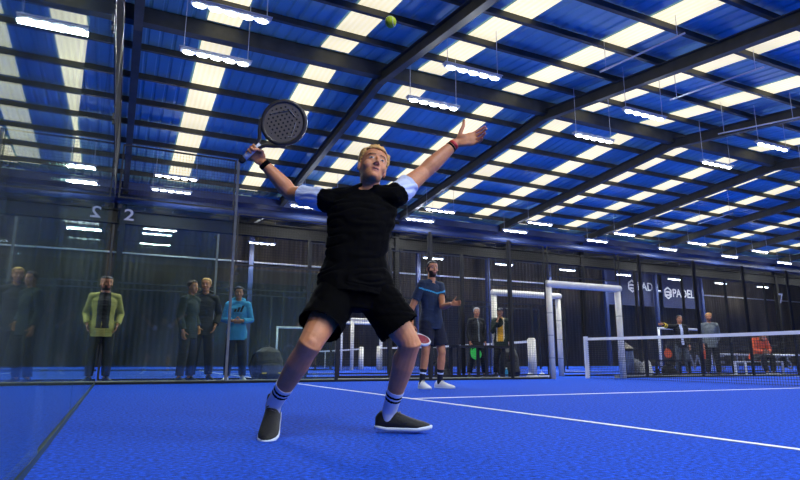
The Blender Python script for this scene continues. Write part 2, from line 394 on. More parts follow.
# ------------------------------------------------------------------ court enclosures
def kerb(y, lb, x0=0, x1=20):
    structure('baseboard_kerb', B(((x0, y - .03, 0), (x1, y + .03, .032))), 'kerb_dark', 'dark steel base rail under the side of the %s' % lb, cat='rail')
kerb(0.0, 'nearest court', 0, 9.0); kerb(0.0, 'nearest court past the door opening', 11.25, 20); kerb(2.0, 'second court', 0, 8.8); kerb(2.0, 'second court past the door opening', 11.1, 20)
kerb(12.0, 'second court on its far side', 0, 8.8); kerb(14.0, 'farthest court', 0, 8.8)
structure('baseboard_strip', B(((-4, .05, -.01), (9.0, .33, .045))), 'kerb', 'pale concrete strip outside the nearest court fence', cat='kerb')
structure('baseboard_strip', B(((11.25, .05, -.01), (24, .33, .045))), 'kerb', 'pale concrete strip beyond the door opening of the nearest court', cat='kerb')

def glass_panel(p0, p1, h, label, z0=.05, m='glass', group=None, edge=True):
    """a pane between two ground points with clamp plates"""
    p0, p1 = V(p0), V(p1); d = p1 - p0; L = d.length; t = thing('glass_panel', label, 'glass panel', p0, math.atan2(d.y, d.x), group)
    finish('pane', B(((.012, -.006, z0), (L - .012, .006, h))), m, t)
    for x in (.045, L - .045): finish('clamp_plate', B(((x - .03, -.016, h - .13), (x + .03, .016, h - .07))), 'black_frame', t)
    return t
def post(name_label, x, y, h, w=.025, m='black_frame', z0=0.0):
    return tag(finish('fence_post', B(((x - w, y - w, z0), (x + w, y + w, h))), m), name_label, 'post')
def wires(L, z0, z1, step=.05, w=.0024):
    bm = bmesh.new(); i = 0; x = step / 2
    while x < L: bar(bm, V((x, 0, z0)), V((x, 0, z1)), w); x += step
    z = z0 + step / 2
    while z < z1: bar(bm, V((0, 0, z)), V((L, 0, z)), w); z += step
    return bm
wire_cache = {}
def mesh_panel(x0, y, L, z0, z1, label, group=None, wired=True, rz=0):
    t = thing('mesh_fence_panel', label, 'fence panel', (x0, y, 0), rz, group)
    key = (round(L, 2), z0, z1)
    if key not in wire_cache:
        wb = wires(L, z0, z1); f = bmesh.new()
        w = .013
        box(f, (0, -w, z0), (2 * w, w, z1)); box(f, (L - 2 * w, -w, z0), (L, w, z1)); box(f, (2 * w, -w, z0), (L - 2 * w, w, z0 + 2 * w)); box(f, (2 * w, -w, z1 - 2 * w), (L - 2 * w, w, z1))
        a = finish('wire_mesh', wb, 'wire', t); b = finish('frame', f, 'black_frame', t); wire_cache[key] = (a.data, b.data)
    else:
        for nm, me in zip(('wire_mesh', 'frame'), wire_cache[key]):
            o = bpy.data.objects.new(nm, me); C.objects.link(o); o.parent = t
    return t
# the back glass wall of the nearest court (X = 0): pairs of panes with mesh above
for i in range(5):
    y1 = -2.0 * i; nm = ['in the far corner', 'second from the far corner', 'third from the far corner', 'fourth from the far corner', 'nearest the camera'][i]
    sk = .016 if i == 4 else 0.0
    glass_panel((-sk, y1 - 2 + .02, 0), (sk, y1 - .02, 0), 3.0, 'tall clear glass pane of the left back wall, ' + nm, m='glass')
    mesh_panel(0, y1 - 2 + .04, 1.92, 3.05, 4.0, 'wire mesh panel above the left glass wall, ' + nm, rz=PI / 2)
structure('baseboard_left', B(((-.03, -10, 0), (.009, 0, .03))), 'glass_edge', 'pale base rail under the left glass wall', cat='rail')
post('black corner post where the left glass wall meets the side glass', -.012, .012, 4.0, .016)
# side of the nearest court (Y = 0)
glass_panel((.06, 0, 0), (1.97, 0, 0), 3.0, 'tall glass pane of the side wall next to the left corner', m='glass_clear')
mesh_panel(.06, 0, 1.9, 3.05, 4.0, 'wire mesh panel high above the corner side glass')
post('slim grey post at the end of the tall corner glass', 2.0, 0, 4.0, .022, 'kerb')
glass_panel((2.03, 0, 0), (3.96, 0, 0), 2.0, 'lower glass pane in the side wall beside the tall corner pane', m='glass_clear')
mesh_panel(2.04, 0, 1.9, 2.05, 3.0, 'wire mesh panel above the lower side glass pane')
def side(y, tagline, d0, d1):
    sp = [(4.0, 6.0), (6.0, 8.0), (8.0, d0 - .06), (d1 + .06, 12.0), (12.0, 14.0), (14.0, 16.0), (16.0, 18.0), (18.0, 20.0)]
    for i, (a, b) in enumerate(sp):
        mesh_panel(a + .03, y, b - a - .06, .08, 3.0, 'black wire mesh fence panel, %s along the side of the %s' % (ORD[i], tagline))
    mesh_panel(d0, y, d1 - d0, 2.3, 3.0, 'black wire mesh panel over the door opening of the ' + tagline)
    for i, x in enumerate((4.0, 6.0, 8.0, 12.0, 14.0, 16.0, 18.0, 20.0)):
        post('black square fence post, %s along the side of the %s' % (ORD[i], tagline), x, y, 3.04)
side(0.0, 'nearest court', 9.08, 11.2)
glass_panel((.06, 2, 0), (1.97, 2, 0), 3.0, 'tall glass pane at the corner of the second court', m='glass_clear')
glass_panel((2.03, 2, 0), (3.96, 2, 0), 2.0, 'lower glass pane of the second court side', m='glass_clear')
post('slim grey post between the glass panes of the second court', 2.0, 2.0, 3.0, .022, 'kerb')
post('grey corner post of the second court', 0.0, 2.0, 3.0, .02, 'steel_dark')
side(2.0, 'second court', 8.9, 11.05)
for y, w, xs in ((12.0, 'second court', (6, 8, 12, 14, 16, 18, 20)), (14.0, 'farthest court', (6, 8, 12, 14, 16, 18, 20))):
    for i, x in enumerate(xs): post('black fence post, %s along the %s side of the %s' % (ORD[i], 'far' if y == 12 else 'near', w), x, y, 3.0, .035)
    bm = B(((0, y - .025, 3.0), (20, y + .025, 3.05)))
    tag(finish('fence_rail', bm, 'black_frame'), 'black top rail of the fence on the %s side of the %s' % ('far' if y == 12 else 'near', w), 'rail')
# padded door frames beside the nets
def door_frame(y, x0, x1, h, label, r=.085):
    t = thing('door_frame', label, 'door frame', (x0, y, 0))
    w = x1 - x0
    for x in (.0, w):
        bm = bmesh.new(); tube(bm, [(x, 0, 0), (x, 0, h)], .072, 16)
        o = finish('padded_post', bm, 'pad_white', t, True)
        b2 = bmesh.new()
        for z in (.45, .95, 1.45): tube(b2, [(x, 0, z), (x, 0, z + .012)], .0735, 16)
        finish('seam', b2, 'kerb', o, True)
    bm = bmesh.new(); loft(bm, [(-.05, -.02, h + .02), (w + .05, -.02, h + .02)], [r, r], n=16, cap='round', flat=.4)
    finish('padded_beam', bm, 'pad_white', t, True)
    return t
door_frame(0.0, 9.08, 11.2, 2.1, 'white padded door frame of the nearest court, around the net post')
door_frame(2.0, 8.95, 11.05, 2.1, 'white padded door frame of the second court, behind the standing spectators')
door_frame(12.0, 8.9, 11.0, 2.0, 'small distant white padded door frame on the far side of the second court', .07)
door_frame(14.0, 8.95, 11.05, 2.0, 'small distant white padded door frame of the farthest court', .07)
def court_net(y0, label, wired=True):
    t = thing('padel_net', label, 'net', (10.1, y0, 0))
    N = 40
    def top(v): return .92 - .04 * (1 - (2 * v / 10 - 1) ** 2)
    if wired:
        bm = bmesh.new(); s = .045; v = .06
        while v < 9.95: bar(bm, V((0, v, .0)), V((0, v, top(v))), .005); v += s
        z = .02
        while z < .86: bar(bm, V((0, .05, z)), V((0, 9.95, z)), .005); z += s
        finish('netting', bm, 'wire', t)
    bm = bmesh.new()
    pr = []
    for i in range(N + 1):
        v = .04 + 9.92 * i / N; z = top(v)
        pr.append([bm.verts.new((dx, v, z + dz)) for dx, dz in ((-.008, -.06), (.008, -.06), (.008, 0), (-.008, 0))])
    for a, b in zip(pr, pr[1:]):
        for j in range(4): bm.faces.new((a[j], a[(j + 1) % 4], b[(j + 1) % 4], b[j]))
    bm.faces.new(pr[0]); bm.faces.new(pr[-1])
    finish('headband', bm, 'white_paint', t)
    for v in (0.0, 10.0):
        finish('net_post', bevelled((-.05, v - .03, 0), (.05, v + .03, .95), .008), 'white_paint', t)
    bm = bmesh.new(); box(bm, (-.012, 4.97, 0), (.012, 5.03, .875)); finish('centre_strap', bm, 'white_paint', t)
    return t
court_net(-10, 'dark padel net with a white headband across the nearest court')
n2 = court_net(2, 'padel net with white headband in the second court behind the spectators')
n3 = court_net(14, 'far padel net with white headband in the court by the curtain')
# white pads strapped round the far net posts
for n_, v in ((n2, 0), (n2, 10), (n3, 0)):
    finish('post_pad', bevelled((-.09, v - .09, .0), (.09, v + .09, .98), .03, 3), 'pad_white', n_, True)
# low white tube frames
def white_frame(x0, x1, y, h, label, r=.03, depth=0):
    t = thing('tube_frame', label, 'frame', (x0, y, 0)); w = x1 - x0
    for x in (0, w):
        bm = bmesh.new(); tube(bm, [(x, 0, 0), (x, 0, h)], r, 10); finish('upright', bm, 'white_paint', t, True)
    bm = bmesh.new(); tube(bm, [(-r, 0, h), (w + r, 0, h)], r, 10); finish('crossbar', bm, 'white_paint', t, True)
    return t
white_frame(5.72, 8.3, 11.6, 1.6, 'white goal-like tube frame behind the black rucksack', .04)
white_frame(16.2, 18.6, 3.2, 1.45, 'tall white tube frame behind the two men at the net', .035)
white_frame(18.0, 24.0, 2.6, .62, 'long low white tube barrier behind the seated spectator', .03)

# ------------------------------------------------------------------ hanging lights
def make_fixture():
    t = thing('hanging_light', 'x', 'light', (0, 0, 0))
    finish('housing', bevelled((-.78, -.07, .02), (.78, .07, .09), .015), 'housing', t)
    bm = bmesh.new()
    box(bm, (-.8, -.09, .085), (.8, .09, .1)); finish('reflector', bm, 'housing', t)
    for i in range(5):
        b = bmesh.new(); ball(b, (-.6 + .3 * i, 0, 0), (.125, .065, .035), 10); finish('lamp_lens', b, 'led', t, True)
    for x in (-.7, .7):
        b = bmesh.new(); tube(b, [(x, 0, .09), (x, 0, 1.0)], .008, 5); finish('suspension_cable', b, 'cable', t)
    return t
LIGHT_W, FILL_W = 150, 45
proto = None
def fixture(x, y, z, label, power=1.0):
    global proto
    if proto is None:
        proto = make_fixture(); o = proto; o['label'] = label
    else: o = dup(proto, label=label)
    o['group'] = 'hanging lights over the courts'
    o.location = (x, y, z)
    top = (roof_z(y) if y > YN else 7.4) - z
    for ch in o.children:
        if ch.name.startswith('suspension_cable'): ch.scale = (1, 1, max(.3, top - .04))
    ld = bpy.data.lights.new('lamp', 'AREA'); ld.shape = 'RECTANGLE'; ld.size = 1.5; ld.size_y = .2; ld.energy = LIGHT_W * power; ld.color = (.93, .98, 1.0); ld.spread = PI
    lo = bpy.data.objects.new('lamp', ld); C.objects.link(lo); lo.parent = o; lo.location = (0, 0, -.05)
    pd = bpy.data.lights.new('roof_fill', 'POINT'); pd.energy = FILL_W * power; pd.color = (.93, .98, 1.0); pd.shadow_soft_size = .04  # added point fill that brightens the roof sheets and purlin sides
    po = bpy.data.objects.new('roof_fill', pd); C.objects.link(po); po.parent = o; po.location = (0, 0, -.06)
    return o
ROWP = {'before the back curtain': 1.7}
rows = [('in the near unseen fill row behind the camera', -12.4, 6.6, 0, 4), ('in the middle unseen fill row behind the camera', -19.5, 6.6, 0, 4), ('in the last unseen fill row behind the camera', -26.0, 6.6, 1, 3), ('over the fence of the nearest court', .25, 7.08, 0, 5), ('over the near side of the second court', 2.2, 7.08, 0, 6), ('over the far side of the second court', 11.8, 7.0, 0, 9), ('over the farthest court', 13.8, 7.0, 0, 9), ('before the back curtain', 22.7, 6.95, 0, 10)]  # rows behind the camera are unseen, added to light the player from the front
for nm, y, z, k0, k1 in rows:
    for k in range(k0, k1):
        fixture(1.72 + 5.62 * k, y, z, 'hanging LED light, %s from the left %s' % (ORD[k], nm), ROWP.get(nm, 1.0 if y > -10 else 2.1))
# thin conduits under the near roof
for (xa, ya, xb, yb_, z, lb) in ((600, 72, 685, 33, 7.5, 'pale conduit rod slung under the roof at upper right'), (670, 100, 764, 67, 7.5, 'pale conduit rod further right under the roof, second of two'), (698, 224, 733, 213, 7.4, 'short pale conduit rod far right under the roof'), (718, 134, 800, 117, 7.4, 'long pale conduit rod at the right edge under the roof')):
    bm = bmesh.new(); A_, B_ = ground(xa, ya, z), ground(xb, yb_, z)
    tube(bm, [A_, B_], .022, 6)
    for t_ in (.08, .92):
        q = A_.lerp(B_, t_); tube(bm, [q, V((q.x, q.y, roof_z(q.y) - .04))], .008, 5)
    tag(finish('conduit', bm, 'cable', None, True), lb, 'conduit')
# banners and wall numbers
def text_on(s, loc, size, rot, m, parent, name='lettering', ext=.004, scale_x=1.0):
    cu = bpy.data.curves.new('txt', 'FONT'); cu.body = s; cu.size = size; cu.extrude = ext; cu.align_x = 'CENTER'; cu.align_y = 'CENTER'; cu.offset = size * .012
    o = bpy.data.objects.new('txt', cu); C.objects.link(o); dg = bpy.context.evaluated_depsgraph_get()
    me = bpy.data.meshes.new_from_object(o.evaluated_get(dg)); bpy.data.objects.remove(o)
    for v in me.vertices: v.co.x *= scale_x
    r = link(name, me, m, parent); r.location = loc; r.rotation_euler = rot; return r
def banner(x0, x1, y, z0, z1, label, logo_x, text_x, lz):
    t = thing('sponsor_banner', label, 'banner', (x0, y, 0))
    finish('sheet', B(((0, 0, z0), (x1 - x0, .03, z1))), 'navy_banner', t)
    text_on('PADEL', (text_x - x0, -.01, lz), .98, (PI / 2, 0, 0), 'white_paint', t, scale_x=.95)
    bm = bmesh.new(); s = .5
    hexo = [(math.cos(a) * s, math.sin(a) * s * 1.1) for a in [PI / 6 + i * PI / 3 for i in range(6)]]
    ri = [(x * .72, z * .72) for x, z in hexo]
    vo = [[bm.verts.new((logo_x - x0 + x, yy, lz + z)) for x, z in q] for q in (hexo, ri) for yy in (-.012, -.004)]
    for j in range(6):
        k = (j + 1) % 6
        bm.faces.new((vo[0][j], vo[0][k], vo[2][k], vo[2][j])); bm.faces.new((vo[1][j], vo[3][j], vo[3][k], vo[1][k])); bm.faces.new((vo[0][j], vo[1][j], vo[1][k], vo[0][k])); bm.faces.new((vo[2][j], vo[2][k], vo[3][k], vo[3][j]))
    box(bm, (logo_x - x0 - .28, -.012, lz + .02), (logo_x - x0 + .3, -.004, lz + .16)); box(bm, (logo_x - x0 - .28, -.012, lz - .26), (logo_x - x0 + .3, -.004, lz - .12)); box(bm, (logo_x - x0 + .16, -.012, lz - .2), (logo_x - x0 + .3, -.004, lz + .12))
    finish('emblem', bm, 'white_paint', t)
    for x in (.3, x1 - x0 - .3):
        bm = bmesh.new(); tube(bm, [(x, .015, z1 - .02), (x, .015, roof_z(y) + .02)], .012, 6); finish('hanging_cord', bm, 'cable', t)
    return t
yb = 24.9
a = [on_y(x, y, yb) for x, y in ((606, 284), (659, 284), (632, 286), (649, 287), (703, 290), (668, 293), (683, 291), (640, 303))]
banner(a[0].x, a[1].x - .35, yb, 4.9, 8.2, 'navy banner with white PADEL lettering, the left of two on the back wall', a[2].x, a[3].x, a[2].z)
banner(a[1].x + .35, a[4].x, yb, 4.9, 8.2, 'navy banner with white PADEL lettering, the right of two on the back wall', a[5].x, a[6].x, a[5].z)
t = thing('number_sign', 'white figure 2 on the glass beside the left corner', 'sign', (.255, -.012, 2.76))
text_on('2', (0, 0, 0), .27, (PI / 2, 0, 0), 'white_paint', t, 'figure', scale_x=1.25)
t = thing('number_sign', 'small white figure 7 high on the fence at the right', 'sign', on_y(781, 299, 12.0))
text_on('7', (0, 0, 0), .85, (PI / 2, 0, 0), 'white_paint', t, 'figure')
# dotted letters printed low on the mesh of the second court
t = thing('lettered_mesh', 'white perforated letters WE HITS along the low mesh behind the net', 'lettering', (0, 1.972, 0))
for ch, xa, in (('W', 698), ('E', 722), ('H', 741), ('I', 762), ('T', 778), ('S', 790)):
    q = on_y(xa, 364, 1.972); text_on(ch, (q.x, 0, .34), .66, (PI / 2, 0, 0), 'patch', t, 'letter', .002)

wd = bpy.data.worlds.new('world'); sc.world = wd; wd.use_nodes = True
wd.node_tree.nodes['Background'].inputs[0].default_value = (.05, .06, .08, 1); wd.node_tree.nodes['Background'].inputs[1].default_value = .3

# ------------------------------------------------------------------ people
def basis(fwd, up):
    f = V(fwd).normalized(); u = V(up); r = f.cross(u).normalized(); u = r.cross(f)
    return Matrix((r, f, u)).transposed()                        # columns: right, forward, up
HEAD = [(-.114, .020, .074, .040), (-.104, .033, .083, .010), (-.088, .044, .087, -.012), (-.066, .054, .087, -.040), (-.040, .064, .086, -.066), (-.012, .069, .085, -.086),
        (.016, .072, .087, -.096), (.044, .075, .090, -.099), (.068, .072, .083, -.094), (.090, .060, .064, -.078), (.105, .043, .040, -.054), (.114, .022, .014, -.028)]
def head_slice(z):
    for a, b in zip(HEAD, HEAD[1:]):
        if a[0] <= z <= b[0]:
            t = (z - a[0]) / (b[0] - a[0]); return [x + (y - x) * t for x, y in zip(a[1:], b[1:])]
    return list(HEAD[0][1:] if z < HEAD[0][0] else HEAD[-1][1:])
def head_mesh(bm, T, n=24):
    R = []
    for z, w, f, b in HEAD:
        cy, ry = (f + b) / 2, (f - b) / 2
        R.append([bm.verts.new(T @ V((w * abs(math.cos(a)) ** .9 * math.copysign(1, math.cos(a)), cy + ry * math.sin(a), z))) for a in [2 * PI * j / n for j in range(n)]])
    for a, b in zip(R, R[1:]):
        for j in range(n): bm.faces.new((a[j], a[(j + 1) % n], b[(j + 1) % n], b[j]))
    bm.faces.new(R[0][::-1]); bm.faces.new(R[-1])
    L3 = T.to_3x3(); s = T.to_scale().x
    def bl(c, r): ball(bm, T @ V(c), V(r), 12, L3)
    def lf(p, r): loft(bm, [T @ V(q) for q in p], [x * s for x in r], n=10)
    lf([(0, .080, .028), (0, .094, .004), (0, .104, -.016), (0, .108, -.026)], [.0075, .0078, .0092, .0100])      # nose
    for sx in (-1, 1):
        bl((sx * .012, .094, -.029), (.008, .010, .007))
        lf([(sx * .054, .058, .030), (sx * .038, .079, .035), (sx * .014, .086, .033)], [.006, .0070, .0062])       # brow
        bl((sx * .037, .056, -.028), (.030, .027, .032))                                                          # cheek
        bl((sx * .031, .0715, .011), (.0135, .0135, .0125))                                                       # eye
        bl((sx * .042, .040, -.036), (.021, .032, .032))                                                          # cheek to jaw
        bl((sx * .076, -.012, -.004), (.008, .017, .031))                                                         # ear
        bl((sx * .040, .018, -.064), (.015, .036, .026))                                                          # jaw
    bl((0, .084, -.0545), (.022, .010, .0062)); bl((0, .082, -.0685), (.019, .010, .0068)); bl((0, .077, -.097), (.021, .014, .015))
def face_class(T, ids, beard=None, mouth_open=False):
    I = T.inverted()
    def fn(c):
        p = I @ c
        if p.z < -.14 or p.z > .13 or abs(p.x) > .1 or p.y < -.11 or p.y > .13: return 0
        ax = abs(p.x)
        e = math.hypot(ax - .031, (p.z - .009) * 1.0)
        if p.y > .072 and e < .0120 and abs(p.z - .009) < .0050:
            return ids['dark'] if e < .0064 else ids['white']
        if .012 < ax < .052 and abs(p.z - (.034 - .08 * abs(ax - .03))) < .0036 and p.y > .055: return ids['brow']
        if p.y > .079 and ax < .0225 - .25 * abs(p.z + .062) and -.0755 < p.z < -.049:
            if abs(p.z + .0615) < (.0045 if mouth_open else .0016) and ax < .017: return ids['mouth']
            return ids['lip']
        if beard and p.y > -.005 - .4 * p.z * 0 and p.z < -.035 and p.z > -.125 and (p.z < -.048 or ax > .026 or True) and not (ax < .03 and -.05 < p.z):
            if p.y > .0 : return ids['beard']
        if beard and .0 < p.y < .05 and ax > .05 and -.05 < p.z < .02: return ids['beard']
        return 0
    return fn
def hair_mesh(name, T, parent, m, off, style='short', seed=0):
    """shell over the skull, open at the face"""
    bm = bmesh.new(); n = 44; zs = [-.085 + .2 * i / 30 for i in range(31)] + [.1165]
    G = []
    for i, z in enumerate(zs):
        w, f, b = head_slice(min(z, .1139)); cy, ry = (f + b) / 2, (f - b) / 2; row = []
        for j in range(n):
            a = 2 * PI * j / n; ca, sa = math.cos(a), math.sin(a); d = V((w * ca, ry * sa, 0)); L = max(d.length, 1e-5)
            g = noise.noise(V((ca * 5 + seed, sa * 5, z * 26))) * .6 + noise.noise(V((ca * 14, sa * 14 + seed, z * 34))) * .5
            e = max(0, min(1, (z + .04) / .13)); e = e * e * (3 - 2 * e)
            th = (.0035 + off * e) * (1 + .5 * g)
            if style == 'swept' and sa > .0 and z > .045: th += .010 * sa * min(1, (z - .045) / .03) * (1 + .8 * g)
            ed = (fr0 := .072) if sa > .62 else (.028 + (sa - .28) * .13 if sa > .28 else -1)
            if ed > -1: th *= max(.12, min(1, (z - ed) / .03))
            k = (L + th) / L
            if z > .085: k = (L + th * .7) / L
            zz = z + max(0, min(1, (z - .05) / .06)) * (off + (.006 if style == 'swept' and sa > 0 else 0)) * (1 + .7 * g)
            row.append((V((d.x * k, cy + d.y * k, zz)), V((d.x, cy + d.y, z)), a))
        G.append(row)
    keep = {}
    def ok(p):
        o = p[1]; sa = math.sin(p[2])
        fr = .070 + .006 * noise.noise(V((p[2] * 6, seed, 0)))
        if sa > .62: return o.z > fr
        if sa > .28: return o.z > .028 + (sa - .28) * .1
        if sa > -.22: return o.z > .004 + .03 * max(0, sa)
        return o.z > -.072 + .06 * max(0, (sa + .5) / .3) * (1 if sa > -.5 else 0)
    vt = {}
    def vv(i, j):
        if (i, j) not in vt: vt[(i, j)] = bm.verts.new(T @ G[i][j][0])
        return vt[(i, j)]
    for i in range(len(zs) - 1):
        for j in range(n):
            q = [(i, j), (i, (j + 1) % n), (i + 1, (j + 1) % n), (i + 1, j)]
            if all(ok(G[a][b]) for a, b in q): bm.faces.new([vv(a, b) for a, b in q])
    top = [vv(len(zs) - 1, j) for j in range(n)]; bm.faces.new(top)
    bmesh.ops.recalc_face_normals(bm, faces=bm.faces[:])
    bmesh.ops.solidify(bm, geom=bm.faces[:], thickness=.006 * T.to_scale().x)
    return finish(name, bm, m, parent, True)
def hand_mesh(bm, w, X, Y, hand, s=1.0, curl=.35, spread=.12, thumb=.5, fist=False):
    """w wrist, X towards the fingers, Y towards the thumb; palm side computed from the handedness"""
    X = V(X).normalized(); Y = V(Y); Y = (Y - X * Y.dot(X)).normalized(); Z = X.cross(Y) if hand == 'L' else Y.cross(X)
    T = Matrix((X, Y, Z)).transposed()
    P = lambda x, y, z: w + T @ (V((x, y, z)) * s)
    loft(bm, [P(-.02, 0, 0), P(.015, .0, 0), P(.045, .002, 0), (P(.075, .001, 0)), P(.092, 0, 0)], [(.026 * s, .019 * s), (.029 * s, .018 * s), (.038 * s, .0165 * s), (.041 * s, .0145 * s), (.038 * s, .011 * s)], side=Y, n=16)
    ball(bm, P(.035, .022, .008), V((.03, .016, .014)) * s, 10, T)
    ball(bm, P(.035, -.022, .006), V((.034, .013, .012)) * s, 10, T)
    for i, (by, L, r) in enumerate(((.030, .073, .0088), (.0105, .081, .009), (-.0095, .075, .0086), (-.028, .058, .0076))):
        c = curl[i] if isinstance(curl, (list, tuple)) else curl
        a = (1.5 - i) * spread; p = V((.088, by, 0)); pts = [p + V((-.02, 0, 0)), p]; th = 0
        for f in (.45, .32, .23):
            th += c * (1.0 if f == .45 else 1.1)
            p = p + V((math.cos(th) * math.cos(a), math.sin(a) * math.cos(th), math.sin(th))) * (L * f); pts.append(p.copy())
        loft(bm, [P(*q) for q in pts], [r * s, r * s, r * .98 * s, r * .9 * s, r * .78 * s], side=Y, n=8)
    if fist: tp = [(.018, .026, .006), (.045, .042, .020), (.066, .034, .042), (.078, .016, .053)]
    else: tp = [(.016, .024, .004), (.036, .046 + .01 * thumb, .010), (.056, .066 + .016 * thumb, .014), (.078 - .012 * thumb, .080 + .028 * thumb, .016)]
    loft(bm, [P(*q) for q in tp], [.0125 * s, .0115 * s, .0098 * s, .0082 * s], side=Z, n=8)
    return T
def mix(a, b, t): return a + (b - a) * t
def along(pts, t):
    """point at fraction t of a polyline"""
    L = [(b - a).length for a, b in zip(pts, pts[1:])]; d = t * sum(L)
    for a, b, l in zip(pts, pts[1:], L):
        if d <= l: return mix(a, b, d / l)
        d -= l
    return pts[-1]
def upto(pts, t):
    L = [(b - a).length for a, b in zip(pts, pts[1:])]; d = t * sum(L); out = [pts[0]]
    for a, b, l in zip(pts, pts[1:], L):
        if d <= l + 1e-6: out.append(mix(a, b, d / l)); return out
        out.append(b); d -= l
    return out
def wrink(amp, fr, seed=0, fold=0.0, lim=-.006):
    def f(p):
        q = p * fr + V((seed, seed * .7, 0))
        v = noise.noise(q) * .6 + noise.noise(q * 2.1) * .4
        w = abs(noise.noise(V((p.x * fr * .5 + seed, p.y * fr * .5, p.z * fr * 1.6)))) * 2 - .5
        return max(amp * v - fold * max(0, .35 - abs(w)), lim)
    return f
def make_person(label, J, o, name='person'):
    """J: world joints; o: look. Root Empty at the ground under the pelvis"""
    s = o.get('s', 1.0); vox = o.get('vox', .008)
    base = V((J['pelvis'].x, J['pelvis'].y, 0)); root = thing(name, label, 'person', base)
    J = {k: (v - base if isinstance(v, Vector) and not k.startswith('d_') else v) for k, v in J.items()}
    hf = J['d_face']; hu = J['d_headup']; T = Matrix.Translation(J['head']) @ basis(hf, hu).to_4x4() @ Matrix.Scale(o.get('hs', 1.0) * s, 4)
    sh = (J['shL'] - J['shR']).normalized(); hp = (J['hipL'] - J['hipR']).normalized()
    chest_f = sh.cross(V((0, 0, 1))); g = o.get('girth', 1.0)
    pel, chest, neck = J['pelvis'], J['chest'], J['neck']
    waist = J.get('waist', mix(pel, chest, .5))
    top = mix(J['shL'], J['shR'], .5)
    hw = (J['hipL'] - J['hipR']).length / 2; sw = (J['shL'] - J['shR']).length / 2
    def torso(bm, e=0.0, low=0.0, capx='round', flare=0.0):
        up = (chest - pel).normalized()
        c = [pel - up * (.075 * s + low), pel, mix(pel, waist, .6), waist, mix(waist, chest, .6), chest, mix(chest, top, .6), top + up * .035 * s]
        sd = [hp, hp, (hp * 2 + sh).normalized(), (hp + sh).normalized(), sh, sh, sh, sh]
        r = [(.155 * s * g + e + flare, .108 * s * g + e + flare), (.168 * s * g + e + flare * .8, .118 * s * g + e + flare * .5), (.156 * s * g + e, .110 * s * g + e), (.146 * s * g + e, .103 * s * g + e), (.160 * s * g + e, .112 * s * g + e), (.172 * s * g + e, .118 * s * g + e), (sw + .012 * s + e * .6, .102 * s + e * .6), (.088 * s + e * .3, .062 * s + e * .3)]
        loft(bm, c, r, side=sd, n=22, cap=(capx, 'round'), flat=.6)
    def traps(bm, e=0.0):
        for k in 'LR':
            a = J['sh' + k]; m0 = mix(neck, top, .45)
            loft(bm, [m0 + V((0, 0, .012 * s)), mix(m0, a, .55) + V((0, 0, .002 * s)), a], [.048 * s + e, .050 * s + e, .056 * s + e], n=14)
    arms = {k: [J['sh' + k], J['el' + k], J['wr' + k]] for k in 'LR'}
    legs = {k: [J['hip' + k], J['kn' + k], J['an' + k]] for k in 'LR'}
    # --- body: one continuous skin surface
    bm = bmesh.new(); torso(bm); traps(bm)
    hb = T @ V((0, -.022, -.055))
    loft(bm, [top - V((0, 0, .03 * s)), mix(neck, top, .3), mix(neck, hb, .5), hb], [.066 * s, .060 * s, .055 * s, .056 * s], n=16)
    head_mesh(bm, T)
    for k in 'LR':
        a, e, w = arms[k]
        ball(bm, a, .059 * s, 14)
        loft(bm, [a, mix(a, e, .35), mix(a, e, .75), e, mix(e, w, .25), mix(e, w, .65), w], [x * s * o.get('arm', 1.0) for x in (.058, .055, .046, .0425, .046, .037, .0275)], n=14)
        if 'hX' + k not in o or True:
            X = J['d_hX' + k]; Y = J['d_hY' + k]
            hk = dict(s=s * o.get('hand', .98)); hk.update(o.get('hand' + k, {})); hand_mesh(bm, w + X.normalized() * .012 * s, X, Y, k, **hk)
        h, kn, an = legs[k]
        lg = o.get('leg', 1.0)
        loft(bm, [h + V((0, 0, .02)), mix(h, kn, .3), mix(h, kn, .7), mix(h, kn, .93), kn, mix(kn, an, .12), mix(kn, an, .3), mix(kn, an, .6), mix(kn, an, .88), an], [x * s * lg for x in (.092, .086, .069, .059, .058, .053, .057, .046, .035, .036)], n=16)
        if o.get('calf', True):
            bk = (J['d_toe' + k] * -1).normalized(); ball(bm, mix(kn, an, .3) + bk * .018 * s, V((.042, .042, .09)) * s, 12, basis(bk, kn - an))
            ball(bm, kn - bk * .018 * s, V((.043, .036, .05)) * s, 12, basis(-bk, kn - an))
        toe = J['d_toe' + k].normalized(); loft(bm, [an - V((0, 0, .01)), an + toe * .08 - V((0, 0, .045 * s))], [.034 * s, .026 * s], n=10)
    me = remesh(bm, vox, o.get('sm', 3))
    skin = o.get('skin', 'skin'); hm = o.get('hairm', 'hair_brown')
    mats = [skin, 'eye_white', 'eye_dark', hm if not o.get('browm') else o['browm'], 'lip', 'mouth', o.get('beardm', 'stubble')]
    paint(me, face_class(T, dict(white=1, dark=2, brow=3, lip=4, mouth=5, beard=6), o.get('beard'), o.get('mouth_open')))
    link('body', me, mats, root)
    if o.get('hair'): hair_mesh('hair', T, root, hm, o['hair'][0], o['hair'][1], o['hair'][2])
    # --- top
    tp = o['top']; e = tp.get('ease', .014)
    bm = bmesh.new(); torso(bm, e, tp.get('low', .06) * s, tp.get('hem', 'flat'), tp.get('flare', .01)); traps(bm, e * .7)
    for k in 'LR':
        a, el, w = arms[k]; pl = [a, mix(a, el, .5), el, mix(el, w, .5), w]
        pt = upto(pl, tp.get('sleeve' + k, tp['sleeve'])); r0 = .058 * s + e * .75; ln = len(pt)
        prof = tp.get('cuff', .062); rr = [r0 + (prof * s - r0) * (i / max(1, ln - 1)) for i in range(ln)]
        ball(bm, a, .058 * s + e * .7, 14); loft(bm, pt, rr, n=14, cap=('round', 'hollow' if tp['sleeve'] < .8 else 'flat'))
        if tp['sleeve'] > .8: pass
